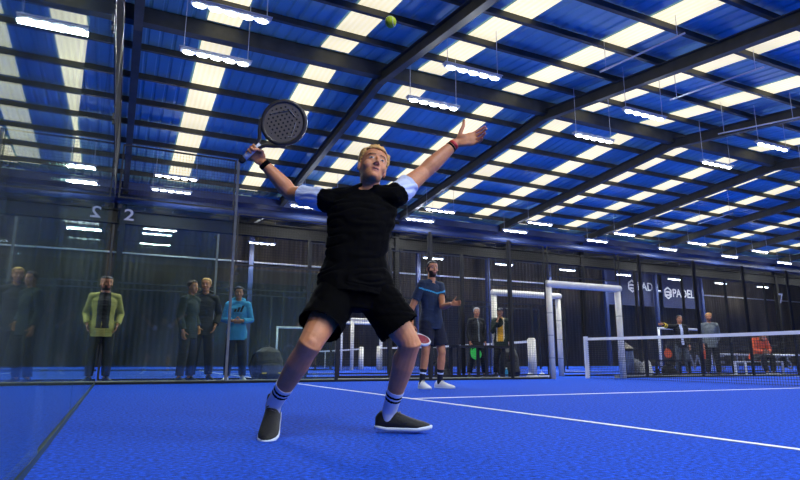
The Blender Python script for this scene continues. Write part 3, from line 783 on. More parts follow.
    if tp.get('hood'):
        bc = (T @ V((0, -.075, -.13))); loft(bm, [bc + sh * .10, bc + V((0, 0, .03)) - chest_f * 0, bc - sh * .10], [.04 * s, .055 * s, .04 * s], n=12)
    if tp.get('collar'):
        nb = mix(neck, top, .4); upn = (hb - nb).normalized(); loft(bm, [nb - upn * .03, nb + upn * tp['collar']], [.078 * s, .068 * s], n=16, cap=('flat', 'hollow'))
    mt = remesh(bm, max(vox, .0045), 3, wrink(tp.get('wr', .006), tp.get('fr', 9), tp.get('seed', 1), tp.get('fold', .008), -.42 * e))
    tmats = tp['m'] if isinstance(tp['m'], list) else [tp['m']]
    fn = tp.get('paint')
    ctx = dict(J=J, arms=arms, sh=sh, top=top, pel=pel, chest=chest, neck=neck, f=chest_f, T=T)
    paint(mt, (lambda c: fn(c, ctx)) if fn else (lambda c: 0))
    link(tp.get('name', 'shirt'), mt, tmats, root)
    if tp.get('vneck'):
        pass
    # --- bottom
    bt = o['bottom']; bm = bmesh.new(); be = bt.get('ease', .016)
    up = (chest - pel).normalized()
    dr = bt.get('drop', .10)
    loft(bm, [pel - up * dr * s, pel - up * .03 * s, pel + up * .05 * s, pel + up * .115 * s], [(.135 * s * g + be, .100 * s * g + be), (.164 * s * g + be * .7, .118 * s * g + be * .7), (.156 * s * g + be * .3, .110 * s * g + be * .3), (.144 * s * g, .100 * s * g)], side=hp, n=22, cap='flat')
    for k in 'LR':
        h, kn, an = legs[k]; pl = [h + V((0, 0, .01)), mix(h, kn, .5), kn, mix(kn, an, .5), an]
        pt = upto(pl, bt['len']); ln = len(pt); r0, r1 = bt.get('r', (.105, .075))
        loft(bm, pt, [(r0 + (r1 - r0) * i / (ln - 1)) * s for i in range(ln)], n=18, cap=('round', 'hollow'))
    mb = remesh(bm, max(vox, .007), 3, wrink(bt.get('wr', .006), bt.get('fr', 8), 3, bt.get('fold', .008)))
    fb = bt.get('paint'); paint(mb, (lambda c: fb(c, ctx)) if fb else (lambda c: 0))
    link(bt.get('name', 'trousers'), mb, bt['m'] if isinstance(bt['m'], list) else [bt['m']], root)
    # --- socks and shoes
    for k in 'LR':
        h, kn, an = legs[k]; toe = J['d_toe' + k].normalized()
        if o.get('sock'):
            so = o['sock']; ax = (kn - an).normalized(); bm = bmesh.new()
            loft(bm, [an - V((0, 0, .03 * s)) , an + ax * .02, an + ax * so['h'] * .55, an + ax * so['h']], [.040 * s, .041 * s, .043 * s, .049 * s], n=18, cap=('round', 'hollow'))
            ms = remesh(bm, .005, 2); 
            def sf(c, an=an, ax=ax):
                d = (c - an).dot(ax) / so['h']
                for lo, hi, i in so.get('bands', []):
                    if lo < d < hi: return i
                return 0
            paint(ms, sf); link('sock', ms, so['m'], root)
        shoe(root, an, toe, J.get('d_sole' + k, V((0, 0, 1))), s * o.get('shoe_s', 1.0), o.get('shoe', 'shoe_black'), o.get('sole', 'sole_white'), o.get('lace', 'shoe_black'), J.get('an_h' + k, .085))
    return root, T, ctx
SHOE = [(-.002, .024, .072), (.02, .033, .098), (.06, .037, .112), (.10, .039, .102), (.14, .043, .084), (.18, .047, .068), (.22, .048, .056), (.255, .042, .047), (.278, .028, .038), (.288, .012, .028)]
def shoe(root, an, toe, up, s, m, ms, ml, anh):
    """ankle point above the heel; toe = pointing direction, up = normal of the sole"""
    X = V(toe).normalized(); Z = V(up); Z = (Z - X * Z.dot(X)).normalized(); Y = Z.cross(X)
    R = Matrix((X, Y, Z)).transposed().to_4x4()
    o0 = an - Z * anh * s - X * .065 * s
    T = Matrix.Translation(o0) @ R @ Matrix.Scale(s, 4)
    bm = bmesh.new(); n = 14; rings = []
    for x, w, h in SHOE:
        ring = []
        for j in range(n):
            a = PI * j / (n - 1); c = math.cos(a); sn = max(0.0, math.sin(a))
            ring.append(bm.verts.new(T @ V((x, w * math.copysign(abs(c) ** .8, c), (.012 + (h - .012) * sn ** .75)))))
        rings.append(ring)
    for a, b in zip(rings, rings[1:]):
        for j in range(n - 1): bm.faces.new((a[j], a[j + 1], b[j + 1], b[j]))
        bm.faces.new((a[0], b[0], b[-1], a[-1]))
    bm.faces.new(rings[0]); bm.faces.new(rings[-1])
    up_ = finish('shoe', bm, m, root, True)
    bm = bmesh.new(); rr = []
    for z, e in ((0.0, -.004), (.005, .002), (.016, .003), (.020, -.001)):
        out = [(x, w + e) for x, w, h in SHOE]
        pts = [(-.008 - e, 0)] + [(x, w) for x, w in out] + [(.293 + e, 0)] + [(x, -w) for x, w in out[::-1]]
        rr.append([bm.verts.new(T @ V((x, y, z + max(0, (x - .22)) * .16 + (.006 if x < .03 else 0)))) for x, y in pts])
    for a, b in zip(rr, rr[1:]):
        for j in range(len(a)): k = (j + 1) % len(a); bm.faces.new((a[j], a[k], b[k], b[j]))
    bm.faces.new(rr[0][::-1]); bm.faces.new(rr[-1])
    finish('sole', bm, ms, up_, True)
    bm = bmesh.new(); loft(bm, [T @ V((.085, 0, .108)), T @ V((.066, 0, .128)), T @ V((.055, 0, .142))], [(.024 * s, .007 * s), (.026 * s, .008 * s), (.022 * s, .006 * s)], side=Y, n=10); finish('tongue', bm, m, up_, True)
    bm = bmesh.new()
    for i in range(5):
        x = .10 + .022 * i; z = .108 - .0165 * i
        tube(bm, [T @ V((x, -.024, z - .010)), T @ V((x + .004, 0, z + .004)), T @ V((x, .024, z - .010))], .0032 * s, 5)
    finish('laces', bm, ml, up_, True)
def standing(base, face, H, arms=('down', 'down'), stance=.10, lean=0.0, look=None, legs_dx=0.0):
    """joint set for a standing figure facing a level direction"""
    f = V(face).normalized(); l = V((0, 0, 1)).cross(f); z = V((0, 0, 1)); b = V(base)   # l = the figure's left
    J = {}; k = H / 1.78
    P = lambda a, c, h: b + l * a * k + f * c * k + z * h * k
    J['pelvis'] = P(0, 0, .93); J['chest'] = P(0, .0 + lean * .5, 1.28); J['neck'] = P(0, .005 + lean, 1.50); J['head'] = P(0, .03 + lean * 1.2, 1.665)
    J['d_face'] = V(look).normalized() if look else f + z * -.05; J['d_headup'] = z
    for sgn, q in ((1, 'L'), (-1, 'R')):
        J['sh' + q] = P(.172 * sgn, lean * .9, 1.435); J['hip' + q] = P(.085 * sgn, 0, .90)
        J['kn' + q] = P((.09 + stance * .25) * sgn, .02, .49); J['an' + q] = P((.085 + stance * .5) * sgn, -.02, .085)
        J['d_toe' + q] = f + l * .28 * sgn
        a = arms[0 if sgn == 1 else 1]; S = J['sh' + q]
        if a == 'down': E, W, X, Y = P(.225 * sgn, -.03 + lean * .9, 1.135), P(.225 * sgn, .05 + lean, .885), V((0, 0, -1)) + f * .15, f
        elif a == 'pocket': E, W, X, Y = P(.275 * sgn, -.07, 1.15), P(.20 * sgn, .07, .96), V((0, 0, -1)) + f * .3 - l * sgn * .3, f
        elif a == 'clasp': E, W, X, Y = P(.25 * sgn, .02, 1.14), P(.085 * sgn, .21, 1.12), -l * sgn + f * .1 - z * .15, z + f * .3
        elif a == 'cross': E, W, X, Y = P(.24 * sgn, .06, 1.15), P(.02 * sgn, .20, 1.16 + .04 * sgn), -l * sgn, z
        elif a == 'chin': E, W, X, Y = P(.2 * sgn, .12, 1.16), P(.06 * sgn, .17, 1.42), z - l * sgn * .2, -f + z * .2
        elif a == 'reach': E, W, X, Y = P(.45 * sgn, .12, 1.46), P(.66 * sgn, .2, 1.50), l * sgn + f * .2, z
        elif a == 'fwd': E, W, X, Y = P(.235 * sgn, .02, 1.14), P(.2 * sgn, .26, 1.14), f + l * sgn * .1, z
        elif a == 'back': E, W, X, Y = P(.26 * sgn, -.10, 1.15), P(.17 * sgn, -.16, .93), -z - l * sgn * .6, f
        else: E, W, X, Y = a(P, f, l, z, sgn)
        J['el' + q] = E; J['wr' + q] = W; J['d_hX' + q] = X; J['d_hY' + q] = Y
    return J
TC = V((CAM.x, CAM.y, 0))
def to_cam(p): d = TC - V((p[0], p[1], 0)); d.z = 0; return d.normalized()

# ---- the player in front
DP = 3.12
J = {}
J['pelvis'] = at(355, 279, DP); J['chest'] = at(361, 222, DP + .02); J['neck'] = at(370, 190, DP + .02); J['waist'] = at(356, 256, DP + .0)
J['shR'] = at(331, 201, DP + .02); J['shL'] = at(394, 197, DP + .02)
J['elR'] = at(291, 193, DP + .17); J['wrR'] = at(264, 164, DP + .12)
J['elL'] = at(424, 172, DP + .13); J['wrL'] = at(455, 143.5, DP + .17)
J['hipR'] = at(341, 289, DP); J['hipL'] = at(371, 290, DP + .01)
J['knR'] = at(310, 344, DP - .22); J['knL'] = at(410, 343, DP + .0)
hR = ground(262, 432); J['d_toeR'] = (-HF * .90 + HR * .06 - V((0, 0, .40))); J['d_soleR'] = V((0, 0, .90)) - HF * .40; J['d_toeL'] = (HR * .97 - HF * .12)
J['anR'] = at(272.5, 406, 3.17); J['anL'] = at(388.5, 407, 3.36)
J['anR'].z = max(J['anR'].z, .088); J['anL'].z = .10
J['head'] = at(372.5, 168, DP - .0); J['d_face'] = RGT * .34 + UPV * .42 - FWD * .85; J['d_headup'] = UPV * .95 + RGT * .2 + FWD * .3
AX = (HR * .66 + V((0, 0, 1)) * .70 - HF * .16).normalized()        # racket axis, butt to head
J['d_hYR'] = AX; J['d_hXR'] = (-HR * .62 + V((0, 0, 1)) * .66 - HF * .25)
J['d_hXL'] = HR * .93 + V((0, 0, 1)) * .22 - HF * .1; J['d_hYL'] = V((0, 0, 1)) * 1.0 + HF * .25 - HR * .25
def shirt_paint(c, x):
    for k in 'LR':
        a, e, w = x['arms'][k]; d = (e - a); t = (c - a).dot(d) / d.length_squared
        if t > .16 and (c - (a + d * t)).length < .13: return 1
    return 0
player, PT, PCX = make_person('player in black shirt with white sleeves and black shorts stretching up to the ball', J, dict(
    vox=.0037, sm=8, hand=1.0, skin='skin', hairm='hair_blond', hair=(.012, 'swept', 3), browm='brow_fair', mouth_open=True, leg=1.04, arm=1.06,
    handR=dict(curl=1.02, spread=.03, fist=True), handL=dict(curl=(.10, .26, .36, .44), spread=.14, thumb=1.1, s=1.16),
    top=dict(m=['cloth_black', 'cloth_white'], sleeve=.42, sleeveL=.26, ease=.018, cuff=.064, low=.02, flare=.026, paint=shirt_paint, wr=.009, fr=9, fold=.022, collar=.012, hem='hollow'),
    bottom=dict(name='shorts', m='cloth_black_shorts', len=.33, r=(.114, .118), ease=.020, drop=.17, wr=.008, fold=.014),
    sock=dict(h=.165, m=['cloth_white', 'cloth_black'], bands=[(.60, .69, 1), (.76, .85, 1)]), shoe='shoe_black', sole='sole_white', lace='carbon', shoe_s=1.05))
base = player.location.copy()
def band(root, J, k, t0, t1, r, m, name='wristband'):
    a, b = J['el' + k] - root.location, J['wr' + k] - root.location
    bm = bmesh.new(); loft(bm, [mix(a, b, t0), mix(a, b, (t0 + t1) / 2), mix(a, b, t1)], [r * .97, r, r * .97], n=18, cap='flat'); return finish(name, bm, m, root, True)
band(player, J, 'R', .90, 1.02, .034, 'cloth_black'); band(player, J, 'L', .90, .97, .0335, 'rubber_red'); band(player, J, 'L', .84, .885, .035, 'cloth_black', 'bracelet')
# ---- his racket: local Y runs from butt to tip, local X across, local Z through the face
def make_racket(label, loc, axis, facing, face='racket_face', rim='carbon', grip='grip_white', s=1.0, name='padel_racket', cat='racket'):
    Y = V(axis).normalized(); Z = V(facing); Z = (Z - Y * Z.dot(Y)).normalized(); X = Y.cross(Z)
    t = thing(name, label, cat); t.matrix_world = Matrix.Translation(loc) @ Matrix((X, Y, Z)).transposed().to_4x4()
    t.scale = (s, s, s)
    N = 40; cy, rx, ry = .320, .130, .136
    def out(k, sh=0.0):
        a = 2 * PI * k / N; x, y = math.sin(a), math.cos(a)
        q = 1.0 - .10 * max(0, -y) ** 2 * abs(x)
        return V(((rx - sh) * x * q, cy + (ry - sh) * y, 0))
    bm = bmesh.new(); pr = [(.0, .010), (.0, -.010), (.006, -.018), (.022, -.019), (.022, .019), (.006, .018)]
    R = [[bm.verts.new(out(k, sh) + V((0, 0, z))) for sh, z in pr] for k in range(N)]
    for k in range(N):
        a, b = R[k], R[(k + 1) % N]
        for j in range(6): bm.faces.new((a[j], a[(j + 1) % 6], b[(j + 1) % 6], b[j]))
    finish('rim', bm, rim, t, True)
    bm = bmesh.new(); f = [bm.verts.new(out(k, .021) + V((0, 0, .0165))) for k in range(N)]; g = [bm.verts.new(out(k, .021) + V((0, 0, -.0165))) for k in range(N)]
    bm.faces.new(f); bm.faces.new(g)
    for k in range(N): bm.faces.new((f[k], f[(k + 1) % N], g[(k + 1) % N], g[k]))
    fa = finish('face', bm, face, t)
    bm = bmesh.new()
    for q in (((-.085, .300), (-.028, .392), (.020, .392)), ((.045, .375), (.088, .300), (.075, .285))):
        for a, b in zip(q, q[1:]): loft(bm, [V(a + (.0175,)), V(b + (.0175,))], [(.0035, .0012)] * 2, side=V((0, 0, 1)), n=4, cap='flat')
    finish('stripe_mark', bm, 'carbon_light', fa)
    bm = bmesh.new()
    for sx in (-1, 1): loft(bm, [(sx * .098, .235, 0), (sx * .062, .190, 0), (sx * .026, .155, 0), (sx * .010, .120, 0)], [(.016, .011), (.015, .011), (.014, .011), (.013, .011)], side=V((0, 0, 1)), n=12)
    loft(bm, [(-.075, .213, 0), (0, .190, 0), (.075, .213, 0)], [(.013, .008)] * 3, side=V((0, 0, 1)), n=10)
    finish('throat', bm, rim, t, True)
    bm = bmesh.new(); loft(bm, [(0, .01, 0), (0, .05, 0), (0, .10, 0), (0, .138, 0)], [(.0175, .0145), (.016, .0135), (.016, .0135), (.0165, .014)], n=14, cap='flat'); finish('grip', bm, grip, t, True)
    bm = bmesh.new(); loft(bm, [(0, -.004, 0), (0, .012, 0)], [(.0195, .0165), (.019, .016)], n=14); finish('butt_cap', bm, 'grip_black', t, True)
    return t
hw = J['wrR'] + J['d_hXR'].normalized() * .012
hX = J['d_hXR'].normalized(); hY = (AX - hX * AX.dot(hX)).normalized(); hZ = hY.cross(hX)
grip_c = hw + hX * .082 + hZ * .030
make_racket('dark padel racket with drilled face and white grip, raised in the player\'s hand', grip_c - hY * .075, hY, -FWD * .93 + HR * .22 + V((0, 0, 1)) * .10)
# ---- the ball
bm = bmesh.new(); ball(bm, (0, 0, 0), .034, 24)
bo = finish('padel_ball', bm, 'felt', None, True, at(390.5, 22, DP - .05)); tag(bo, 'yellow-green padel ball in the air above the player', 'ball')
bm = bmesh.new(); pts = []
for i in range(41):
    a = 2 * PI * i / 40; q = V((math.cos(a) + .38 * math.cos(3 * a), math.sin(a) - .38 * math.sin(3 * a), .9 * math.sin(2 * a))).normalized() * .0338; pts.append(q)
tube(bm, pts, .0012, 5); finish('seam', bm, 'cloth_white', bo, True)

# ---- the second player
def spot(px, ptop, D):
    t = at(px, ptop, D); return V((t.x, t.y, 0)), t.z
b, H = spot(431, 261.5, 8.6)
f5 = (HR * .62 - HF * .78).normalized()
def armR(P, f, l, z, s): return at(410.5, 311, 8.5), at(411.5, 325, 8.3), V((0, 0, -1)) + f * .35, f
def armL(P, f, l, z, s): return at(442.5, 307, 8.42), at(451.0, 304.0, 8.22), HR * .9 - HF * .25 + V((0, 0, .05)), V((0, 0, 1))
J = standing(b, f5, H, (armL, armR), .16, look=HR * .30 - HF * .92 + V((0, 0, .02)))
J['knL'] = J['knL'] + f5 * .05
def navy_paint(c, x):
    d = c - x['top']; fr = d.dot(x['f']); lat = abs(d.dot(x['sh'])); v = d.z + .13 - lat * .28
    if fr > .02 and -.011 < v < .011: return 1
    return 0
n5, T5, X5 = make_person('bearded player in navy shirt and shorts with white shoes standing by the far fence', J, dict(
    vox=.0075, skin='skin', hairm='hair_black', hair=(.004, 'crop', 5), browm='hair_black', beard=True, beardm='beard_dark', hs=1.0, s=H / 1.78,
    handR=dict(curl=.95, spread=.03, fist=True), handL=dict(curl=.5),
    top=dict(m=['cloth_navy', 'cloth_sky'], sleeve=.36, ease=.014, cuff=.07, low=.05, paint=navy_paint, fold=.008),
    bottom=dict(name='shorts', m='cloth_navy_dark', len=.40, r=(.108, .112), ease=.02),
    sock=dict(h=.19, m=['cloth_navy_dark', 'cloth_white'], bands=[(.62, .74, 1)]), shoe='shoe_white', sole='sole_white', lace='paper', shoe_s=1.1))
wv = J['wrR']; ax5 = (f5 * .75 - V((0, 0, 1)) * .55 - HF * .1).normalized()
make_racket('red-faced padel racket with a pale rim held low by the player in navy', wv + V((0, 0, -.075)) + f5 * .02 - ax5 * .07, ax5, -HF * .8 + HR * .45 + V((0, 0, .3)), 'racket_red', 'grip_white', 'grip_black')

# ---- spectators
def who(label, px, ptop, D, face, arms, top, bottom, skin='skin', hair=None, hairm='hair_brown', beard=False, beardm='beard_dark', shoe='shoe_black', sole='sole_dark', look=None, stance=.12, lean=0.0, girth=.90, browm=None, **kw):
    top = dict(top); top['ease'] = top.get('ease', .014) * .72; top['flare'] = top.get('flare', .01) * .7
    if hair: hair = (hair[0] * 1.35, hair[1], hair[2])
    b, H = spot(px, ptop, D); J = standing(b, face, H, arms, stance, lean, look)
    o = dict(vox=.0085, skin=skin, hair=hair, hairm=hairm, browm=browm or 'hair_brown', beard=beard, beardm=beardm, s=H / 1.78, top=top, bottom=bottom, shoe=shoe, sole=sole, lace=shoe, girth=girth, hand=1.0); o.update(kw)
    return make_person(label, J, o) + (J,)
TR = lambda m, **k: dict(m=m, len=.97, r=(.100, .070), ease=.012, **k)
def open_front(half, inner=1, edge=None):
    def fn(c, x):
        d = c - x['top']; lat = abs(d.dot(x['sh'])); fr = d.dot(x['f'])
        if fr > .02 and lat < half and c.z > x['pel'].z - .03 and (c - x['J']['wrL']).length > .16 and (c - x['J']['wrR']).length > .16:
            if edge is not None and lat > half - .03: return edge
            return inner
        return 0
    return fn
who('bearded man in a pale yellow jacket, hands in pockets, behind the glass corner', 108.5, 277, 10.25, to_cam((.1, .6)) * .95 + HR * .25, ('pocket', 'pocket'),
    dict(name='jacket', m=['cloth_lime', 'cloth_jet'], sleeve=.97, ease=.03, cuff=.05, low=.10, flare=.025, paint=open_front(.062), collar=.03, fold=.012), TR('trouser_dark'), hair=(.008, 'short', 2), hairm='hair_black', beard=True, skin='skin_mid', stance=.06)
who('brown-haired man in a dark green coat turned sideways to the man beside him', 192, 281, 10.5, HR * .9 - HF * .25, ('pocket', 'down'),
    dict(name='coat', m='cloth_green', sleeve=.97, ease=.04, cuff=.056, low=.10, flare=.03, collar=.05, fold=.012), TR('trouser_dark'), hair=(.012, 'short', 8), hairm='hair_brown', look=HR * .85 - HF * .4)
who('blond man in a black hooded top standing behind the man in the green coat', 206.5, 279, 11.35, -HF * .8 + HR * .35, ('pocket', 'back'),
    dict(name='hoodie', m='cloth_jet', sleeve=.97, ease=.034, cuff=.056, low=.08, flare=.02, hood=True, fold=.01), TR('trouser_dark'), hair=(.012, 'short', 11), hairm='hair_blond', look=HR * .1 - HF * .9)
r, T, X, J = who('dark-haired young man in a sky blue hooded top clasping his hands', 239.5, 287.5, 11.1, to_cam((2.3, .7)), ('clasp', 'clasp'),
    dict(name='hoodie', m='cloth_sky', sleeve=.95, ease=.042, cuff=.055, low=.09, flare=.025, hood=True, fold=.012), TR('jean'), hair=(.014, 'short', 4), hairm='hair_black', skin='skin_mid', shoe='shoe_white', sole='sole_white')
hd = [c for c in r.children if c.name.startswith('hoodie')][0]
bm = bmesh.new(); ce = X['chest'] + V((0, 0, .075)) + X['f'] * .166; rt = -X['sh']
for i, (dx, h) in enumerate(((-.06, .05), (-.005, .085), (.05, .12))):
    for a in (0,):
        q = [ce + rt * (dx * -1 - .02) + V((0, 0, -.06)), ce + rt * (dx * -1 + .02) + V((0, 0, -.06)), ce + rt * (dx * -1 + .02 - h * .35) + V((0, 0, -.06 + h)), ce + rt * (dx * -1 - .02 - h * .35) + V((0, 0, -.06 + h))]
        f_ = [bm.verts.new(p + X['f'] * .012) for p in q]; g_ = [bm.verts.new(p - X['f'] * .02) for p in q]
        bm.faces.new(f_); bm.faces.new(g_[::-1])
        for j in range(4): bm.faces.new((f_[j], g_[j], g_[(j + 1) % 4], f_[(j + 1) % 4]))
finish('chest_emblem', bm, 'cloth_jet', hd)
r, T, X, J = who('silver-haired man in a dark jacket walking behind the fence with a green racket', 476, 308, 14.6, HR * .35 - HF * .85, ('down', 'down'),
    dict(name='jacket', m=['cloth_jet', 'cloth_grey'], sleeve=.97, ease=.03, cuff=.052, low=.08, flare=.02, collar=.03, paint=open_front(.02)), TR('cloth_jet'), hair=(.010, 'short', 6), hairm='hair_silver', browm='hair_silver', skin='skin', stance=.3, look=HR * .1 - HF * .9)
axg = (-V((0, 0, 1)) * .8 + HR * .5 - HF * .2).normalized()
make_racket('bright green padel racket hanging from the silver-haired man\'s hand', J['wrR'] + V((0, 0, -.08)) - axg * .07, axg, -HF, 'green_racket', 'green_racket', 'grip_black')
r, T, X, J = who('man in a cap and mustard jumper, open dark coat, hand raised to his mouth', 500, 308, 14.75, -HF * .9 - HR * .25, ('down', 'chin'),
    dict(name='coat', m=['cloth_green', 'cloth_mustard', 'cloth_cream'], sleeve=.96, ease=.034, cuff=.054, low=.07, flare=.03, collar=.04, paint=open_front(.10, 1, 2)), TR('cloth_jet'), hair=(.006, 'short', 9), hairm='hair_black', skin='skin_mid', look=-HF * .9 - HR * .3, stance=.14)
Ti = T
bm = bmesh.new(); R_ = []
for z, k in ((.045, 1.10), (.075, 1.10), (.10, 1.02), (.122, .75), (.132, .3)):
    w, f, bk = head_slice(min(z, .09)); cy, ry = (f + bk) / 2, (f - bk) / 2
    R_.append([bm.verts.new(Ti @ V((w * k * math.cos(a), cy + ry * k * math.sin(a), z))) for a in [2 * PI * j / 24 for j in range(24)]])
for a, b2 in zip(R_, R_[1:]):
    for j in range(24): bm.faces.new((a[j], a[(j + 1) % 24], b2[(j + 1) % 24], b2[j]))
bm.faces.new(R_[0]); bm.faces.new(R_[-1]); cp = finish('cap', bm, 'cloth_navy_dark', r, True)
bm = bmesh.new(); loft(bm, [Ti @ V((0, .06, .055)), Ti @ V((0, .11, .052)), Ti @ V((0, .155, .040))], [(.07, .005), (.072, .005), (.045, .004)], side=Ti.to_3x3() @ V((1, 0, 0)), n=16); finish('peak', bm, 'cloth_navy_dark', cp, True)
bm = bmesh.new(); ball(bm, Ti @ V((0, .098, .082)), V((.03, .008, .017)), 10, Ti.to_3x3().normalized()); finish('badge', bm, 'paper', cp, True)
def raised(P, f, l, z, s): return P(.42 * s, .10, 1.44), P(.60 * s, .20, 1.50) , l * s + f * .15, z
r, T, X, J = who('man in a black jacket and white shirt holding one arm out across the fence', 678.5, 315.5, 16.9, -HF, ('down', raised),
    dict(name='jacket', m=['cloth_jet', 'cloth_white', 'yellow'], sleeve=.97, ease=.03, cuff=.055, low=.04, flare=.02, paint=open_front(.04)), TR('cloth_check'), hair=(.008, 'short', 12), hairm='hair_black', stance=.16)
bm = bmesh.new()
a, w = J['elR'] - r.location, J['wrR'] - r.location
for t0, t1 in ((.25, .45), (.62, .82)): loft(bm, [mix(a, w, t0), mix(a, w, t1)], [.066, .064], n=16, cap='flat')
finish('yellow_sleeve_bands', bm, 'yellow', r, True)
hL = J['wrL']; axo = (V((0, 0, -1)) + HR * .1).normalized()
r, T, X, J2 = who('man in a grey sweater with gingery hair standing behind the net', 708, 313.5, 16.6, -HF * .9 - HR * .2, ('back', 'down'),
    dict(name='sweater', m='cloth_grey', sleeve=.96, ease=.03, cuff=.052, low=.06, flare=.015), TR('cloth_jet'), hair=(.014, 'short', 14), hairm='hair_blond', skin='skin', beard=True, beardm='stubble', look=-HF * .85 - HR * .35)
for jw, lb in ((J['wrR'] * 0 + J['wrL'], 'x'),): pass
make_racket('orange padel racket held down beside the checked trousers', at(667, 344, 16.7), V((.05, 0, -1)), -HF, 'cloth_orange', 'cloth_orange', 'grip_black', .85)
make_racket('orange padel racket hanging from the hand of the man in grey', J2['wrR'] + V((0, 0, -.07)) - V((0, 0, -1)) * .06, V((.06, 0, -1)), -HF, 'cloth_orange', 'cloth_orange', 'grip_black', .85)
# seated spectator
D9 = 17.6
sb, sH = spot(754.5, 338, D9); sf = (-HF * .95 + HR * .1).normalized(); sl = V((0, 0, 1)).cross(sf)
Ps = lambda a, c, h: sb + sl * a + sf * c + V((0, 0, h))
J = dict(pelvis=Ps(0, -.02, .52), waist=Ps(0, .02, .68), chest=Ps(0, .12, .86), neck=Ps(0, .23, 1.02), head=Ps(0, .33, 1.09), shL=Ps(.18, .18, 1.0), shR=Ps(-.18, .18, 1.0), elL=Ps(.25, .24, .73), elR=Ps(-.25, .24, .73), wrL=Ps(.09, .42, .66), wrR=Ps(-.09, .42, .66),
         hipL=Ps(.09, .02, .50), hipR=Ps(-.09, .02, .50), knL=Ps(.15, .44, .52), knR=Ps(-.15, .44, .52), anL=Ps(.16, .42, .09), anR=Ps(-.13, .55, .09),
         d_face=sf - V((0, 0, .55)), d_headup=V((0, 0, 1)) + sf * .5, d_hXL=-sl + sf * .3, d_hXR=sl + sf * .3, d_hYL=V((0, 0, 1)), d_hYR=V((0, 0, 1)), d_toeL=sf + sl * .2, d_toeR=sf - sl * .2)
make_person('person in an orange jacket sitting bent forward on the low white bench', J, dict(vox=.0085, skin='skin_mid', hairm='hair_black', hair=(.012, 'short', 20), browm='hair_black', beard=True,
    top=dict(name='jacket', m='cloth_orange', sleeve=.97, ease=.035, cuff=.055, low=.0, flare=.01, hood=True), bottom=TR('trouser_dark'), shoe='shoe_white', sole='sole_white', lace='paper', calf=False))

# ------------------------------------------------------------------ things around the courts
def bench(name, label, x0, x1, y, h, d, m, seat=.03, cat='bench', leg=.025, mid=False):
    t = thing(name, label, cat, (x0, y, 0)); w = x1 - x0
    finish('seat' if cat == 'bench' else 'table_top', bevelled((0, -d / 2, h - seat), (w, d / 2, h), .006), m, t)
    for x in ([0.03, w - .03] + ([w / 2] if mid else [])):
        for y_ in (-d / 2 + .03, d / 2 - .03):
            finish('leg', B(((x - leg, y_ - leg, 0), (x + leg, y_ + leg, h - seat))), m, t)
    return t
q0, q1 = on_y(455, 345, .55), on_y(511, 346, .55)
bench('courtside_table', 'low black steel table outside the fence below the silver-haired man', q0.x, q1.x, .62, q0.z, .4, 'black_frame', .05, 'table', .03, True)
q0, q1 = on_y(654, 360, .5), on_y(689, 360, .5)
bench('bench', 'low black bench outside the fence in front of the man with checked trousers', q0.x, q1.x, .62, q0.z, .36, 'black_frame', .035)
bench('bench', 'low white bench under the person in the orange jacket', sb.x - .8, sb.x + .95, sb.y + .0, .40, .38, 'white_paint', .035)
def backpack(label, base, w, h, d, rz, m='bag_black', acc='yellow', lying=False, seed=1, mark=None):
    t = thing('rucksack', label, 'bag', base, rz)
    bm = bmesh.new()
    loft(bm, [(0, 0, .02), (0, 0, h * .25), (0, 0, h * .6), (0, .0, h * .85), (0, .01, h * .97)], [(w * .46, d * .44), (w * .5, d * .5), (w * .48, d * .46), (w * .38, d * .36), (w * .2, d * .2)], side=V((1, 0, 0)), n=20, flat=.3)
    link('main_compartment', remesh(bm, .012, 3, wrink(.014, 7, seed, .012)), m, t, True)
    bm = bmesh.new(); loft(bm, [(0, -d * .42, .05), (0, -d * .5, h * .2), (0, -d * .44, h * .48)], [(w * .34, d * .12), (w * .36, d * .16), (w * .28, d * .09)], side=V((1, 0, 0)), n=16, flat=.4)
    link('front_pocket', remesh(bm, .01, 3, wrink(.008, 9, seed + 1)), m, t, True)
    for sx in (-1, 1):
        bm = bmesh.new(); loft(bm, [(sx * w * .2, d * .25, h * .88), (sx * w * .34, d * .5, h * .75), (sx * w * .42, d * .62, h * .4), (sx * w * .36, d * .42, h * .1)], [(.03, .008)] * 4, side=V((1, 0, 0)), n=10); finish('shoulder_strap', bm, m, t, True)
    bm = bmesh.new(); tube(bm, [(-.05, .04, h * .94), (-.04, .04, h * 1.03), (.04, .04, h * 1.03), (.05, .04, h * .94)], .011, 8); finish('grab_handle', bm, m, t, True)
    if acc:
        bm = bmesh.new(); loft(bm, [(-w * .3, -d * .62, h * .22), (w * .32, -d * .60, h * .22)], [(.012, .006)] * 2, side=V((0, 0, 1)), n=8, cap='flat'); finish('zip_pull_tape', bm, acc, t)
    if mark:
        bm = bmesh.new(); box(bm, (-.07, -d * .56, h * .56), (-.035, -d * .42, h * .74)); box(bm, (.0, -d * .56, h * .56), (.035, -d * .42, h * .74)); box(bm, (-.07, -d * .56, h * .70), (.035, -d * .42, h * .75)); finish('red_emblem', bm, mark, t)
    return t
p = on_y(267, 377, .75); backpack('big rounded black rucksack with yellow tape, right of the blue hooded top', (p.x, .75, .012), .62, .62, .42, .1, seed=3)
p = on_y(518, 378, .55); backpack('black rucksack with a red emblem leaning by the door post', (p.x + .1, 1.0, .0), .50, .70, .42, -.2, acc=None, seed=5, mark='rubber_red')
p = on_y(444, 379, .7); backpack('small black bag on the ground behind the shoes of the player in navy', (p.x - .1, .62, .012), .34, .40, .32, .3, acc=None, seed=8)
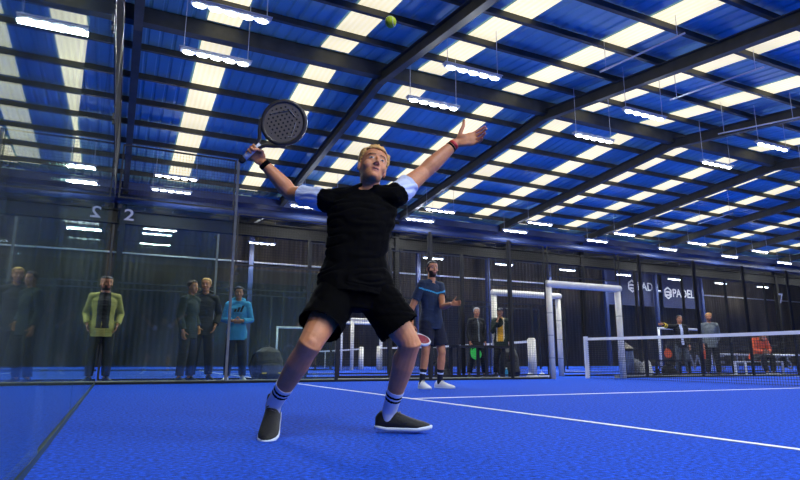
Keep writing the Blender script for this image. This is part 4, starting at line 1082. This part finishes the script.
q0, q1 = on_y(654, 360, .5), on_y(689, 360, .5); backpack('black sports bag under the bench at the right', ((q0.x + q1.x) / 2, .62, .012), .50, .30, .28, .1, acc=None, seed=11)
p = on_y(640, 377, .6); backpack('grey and white patterned bag on the ground beside the litter bin', (p.x - .06, .62, .012), .34, .42, .28, .2, m='patch', acc=None, seed=13)
p = on_y(649.5, 377, .6); backpack('crumpled white bag on the ground right of the patterned bag', (p.x - .02, .62, .012), .22, .42, .22, -.1, m='paper', acc=None, seed=17)
# litter bin
p = on_y(627.5, 377, .62); t = thing('litter_bin', 'round blue-grey litter bin with rubbish heaped on top, beside the door frame', 'bin', (p.x, .62, 0))
bm = bmesh.new(); loft(bm, [(0, 0, .012), (0, 0, .3), (0, 0, .66)], [.17, .185, .19], n=28, cap='flat'); finish('bin_body', bm, 'bin_blue', t, True)
bm = bmesh.new(); loft(bm, [(0, 0, .655), (0, 0, .70)], [.205, .205], n=28, cap='flat'); finish('bin_rim', bm, 'black_frame', t, True)
bm = bmesh.new(); loft(bm, [(0, 0, .69), (0, 0, .74), (0, 0, .79)], [.18, .16, .07], n=18); link('bin_rubbish', remesh(bm, .014, 1, wrink(.03, 16, 4, .0)), 'sand', t, True)
# a pair of trainers and a bottle
for i, (px, rz) in enumerate(((530, -.1), (542, -.35))):
    q = on_y(px, 377, .5); t = thing('trainer', 'white trainer lying on the ground by the black rucksack, %s' % ('nearer to the bag' if i == 0 else 'farther from the bag'), 'shoe', (q.x, .5, .012))
    shoe(t, V((0, 0, .087)), V((math.cos(rz), math.sin(rz), 0)), V((0, 0, 1)), 1.0, 'shoe_white', 'sole_white', 'paper', .087)
q = on_y(504, 376, .5); t = thing('water_bottle', 'small blue and white water bottle on the ground left of the black rucksack', 'bottle', (q.x, .40, .012))
bm = bmesh.new(); loft(bm, [(0, 0, 0), (0, 0, .14), (0, 0, .18), (0, 0, .205)], [.036, .036, .02, .015], n=16, cap='flat'); finish('bottle_body', bm, 'cloth_sky', t, True)
bm = bmesh.new(); loft(bm, [(0, 0, .203), (0, 0, .228)], [.018, .018], n=14, cap='flat'); finish('bottle_cap', bm, 'paper', t, True)
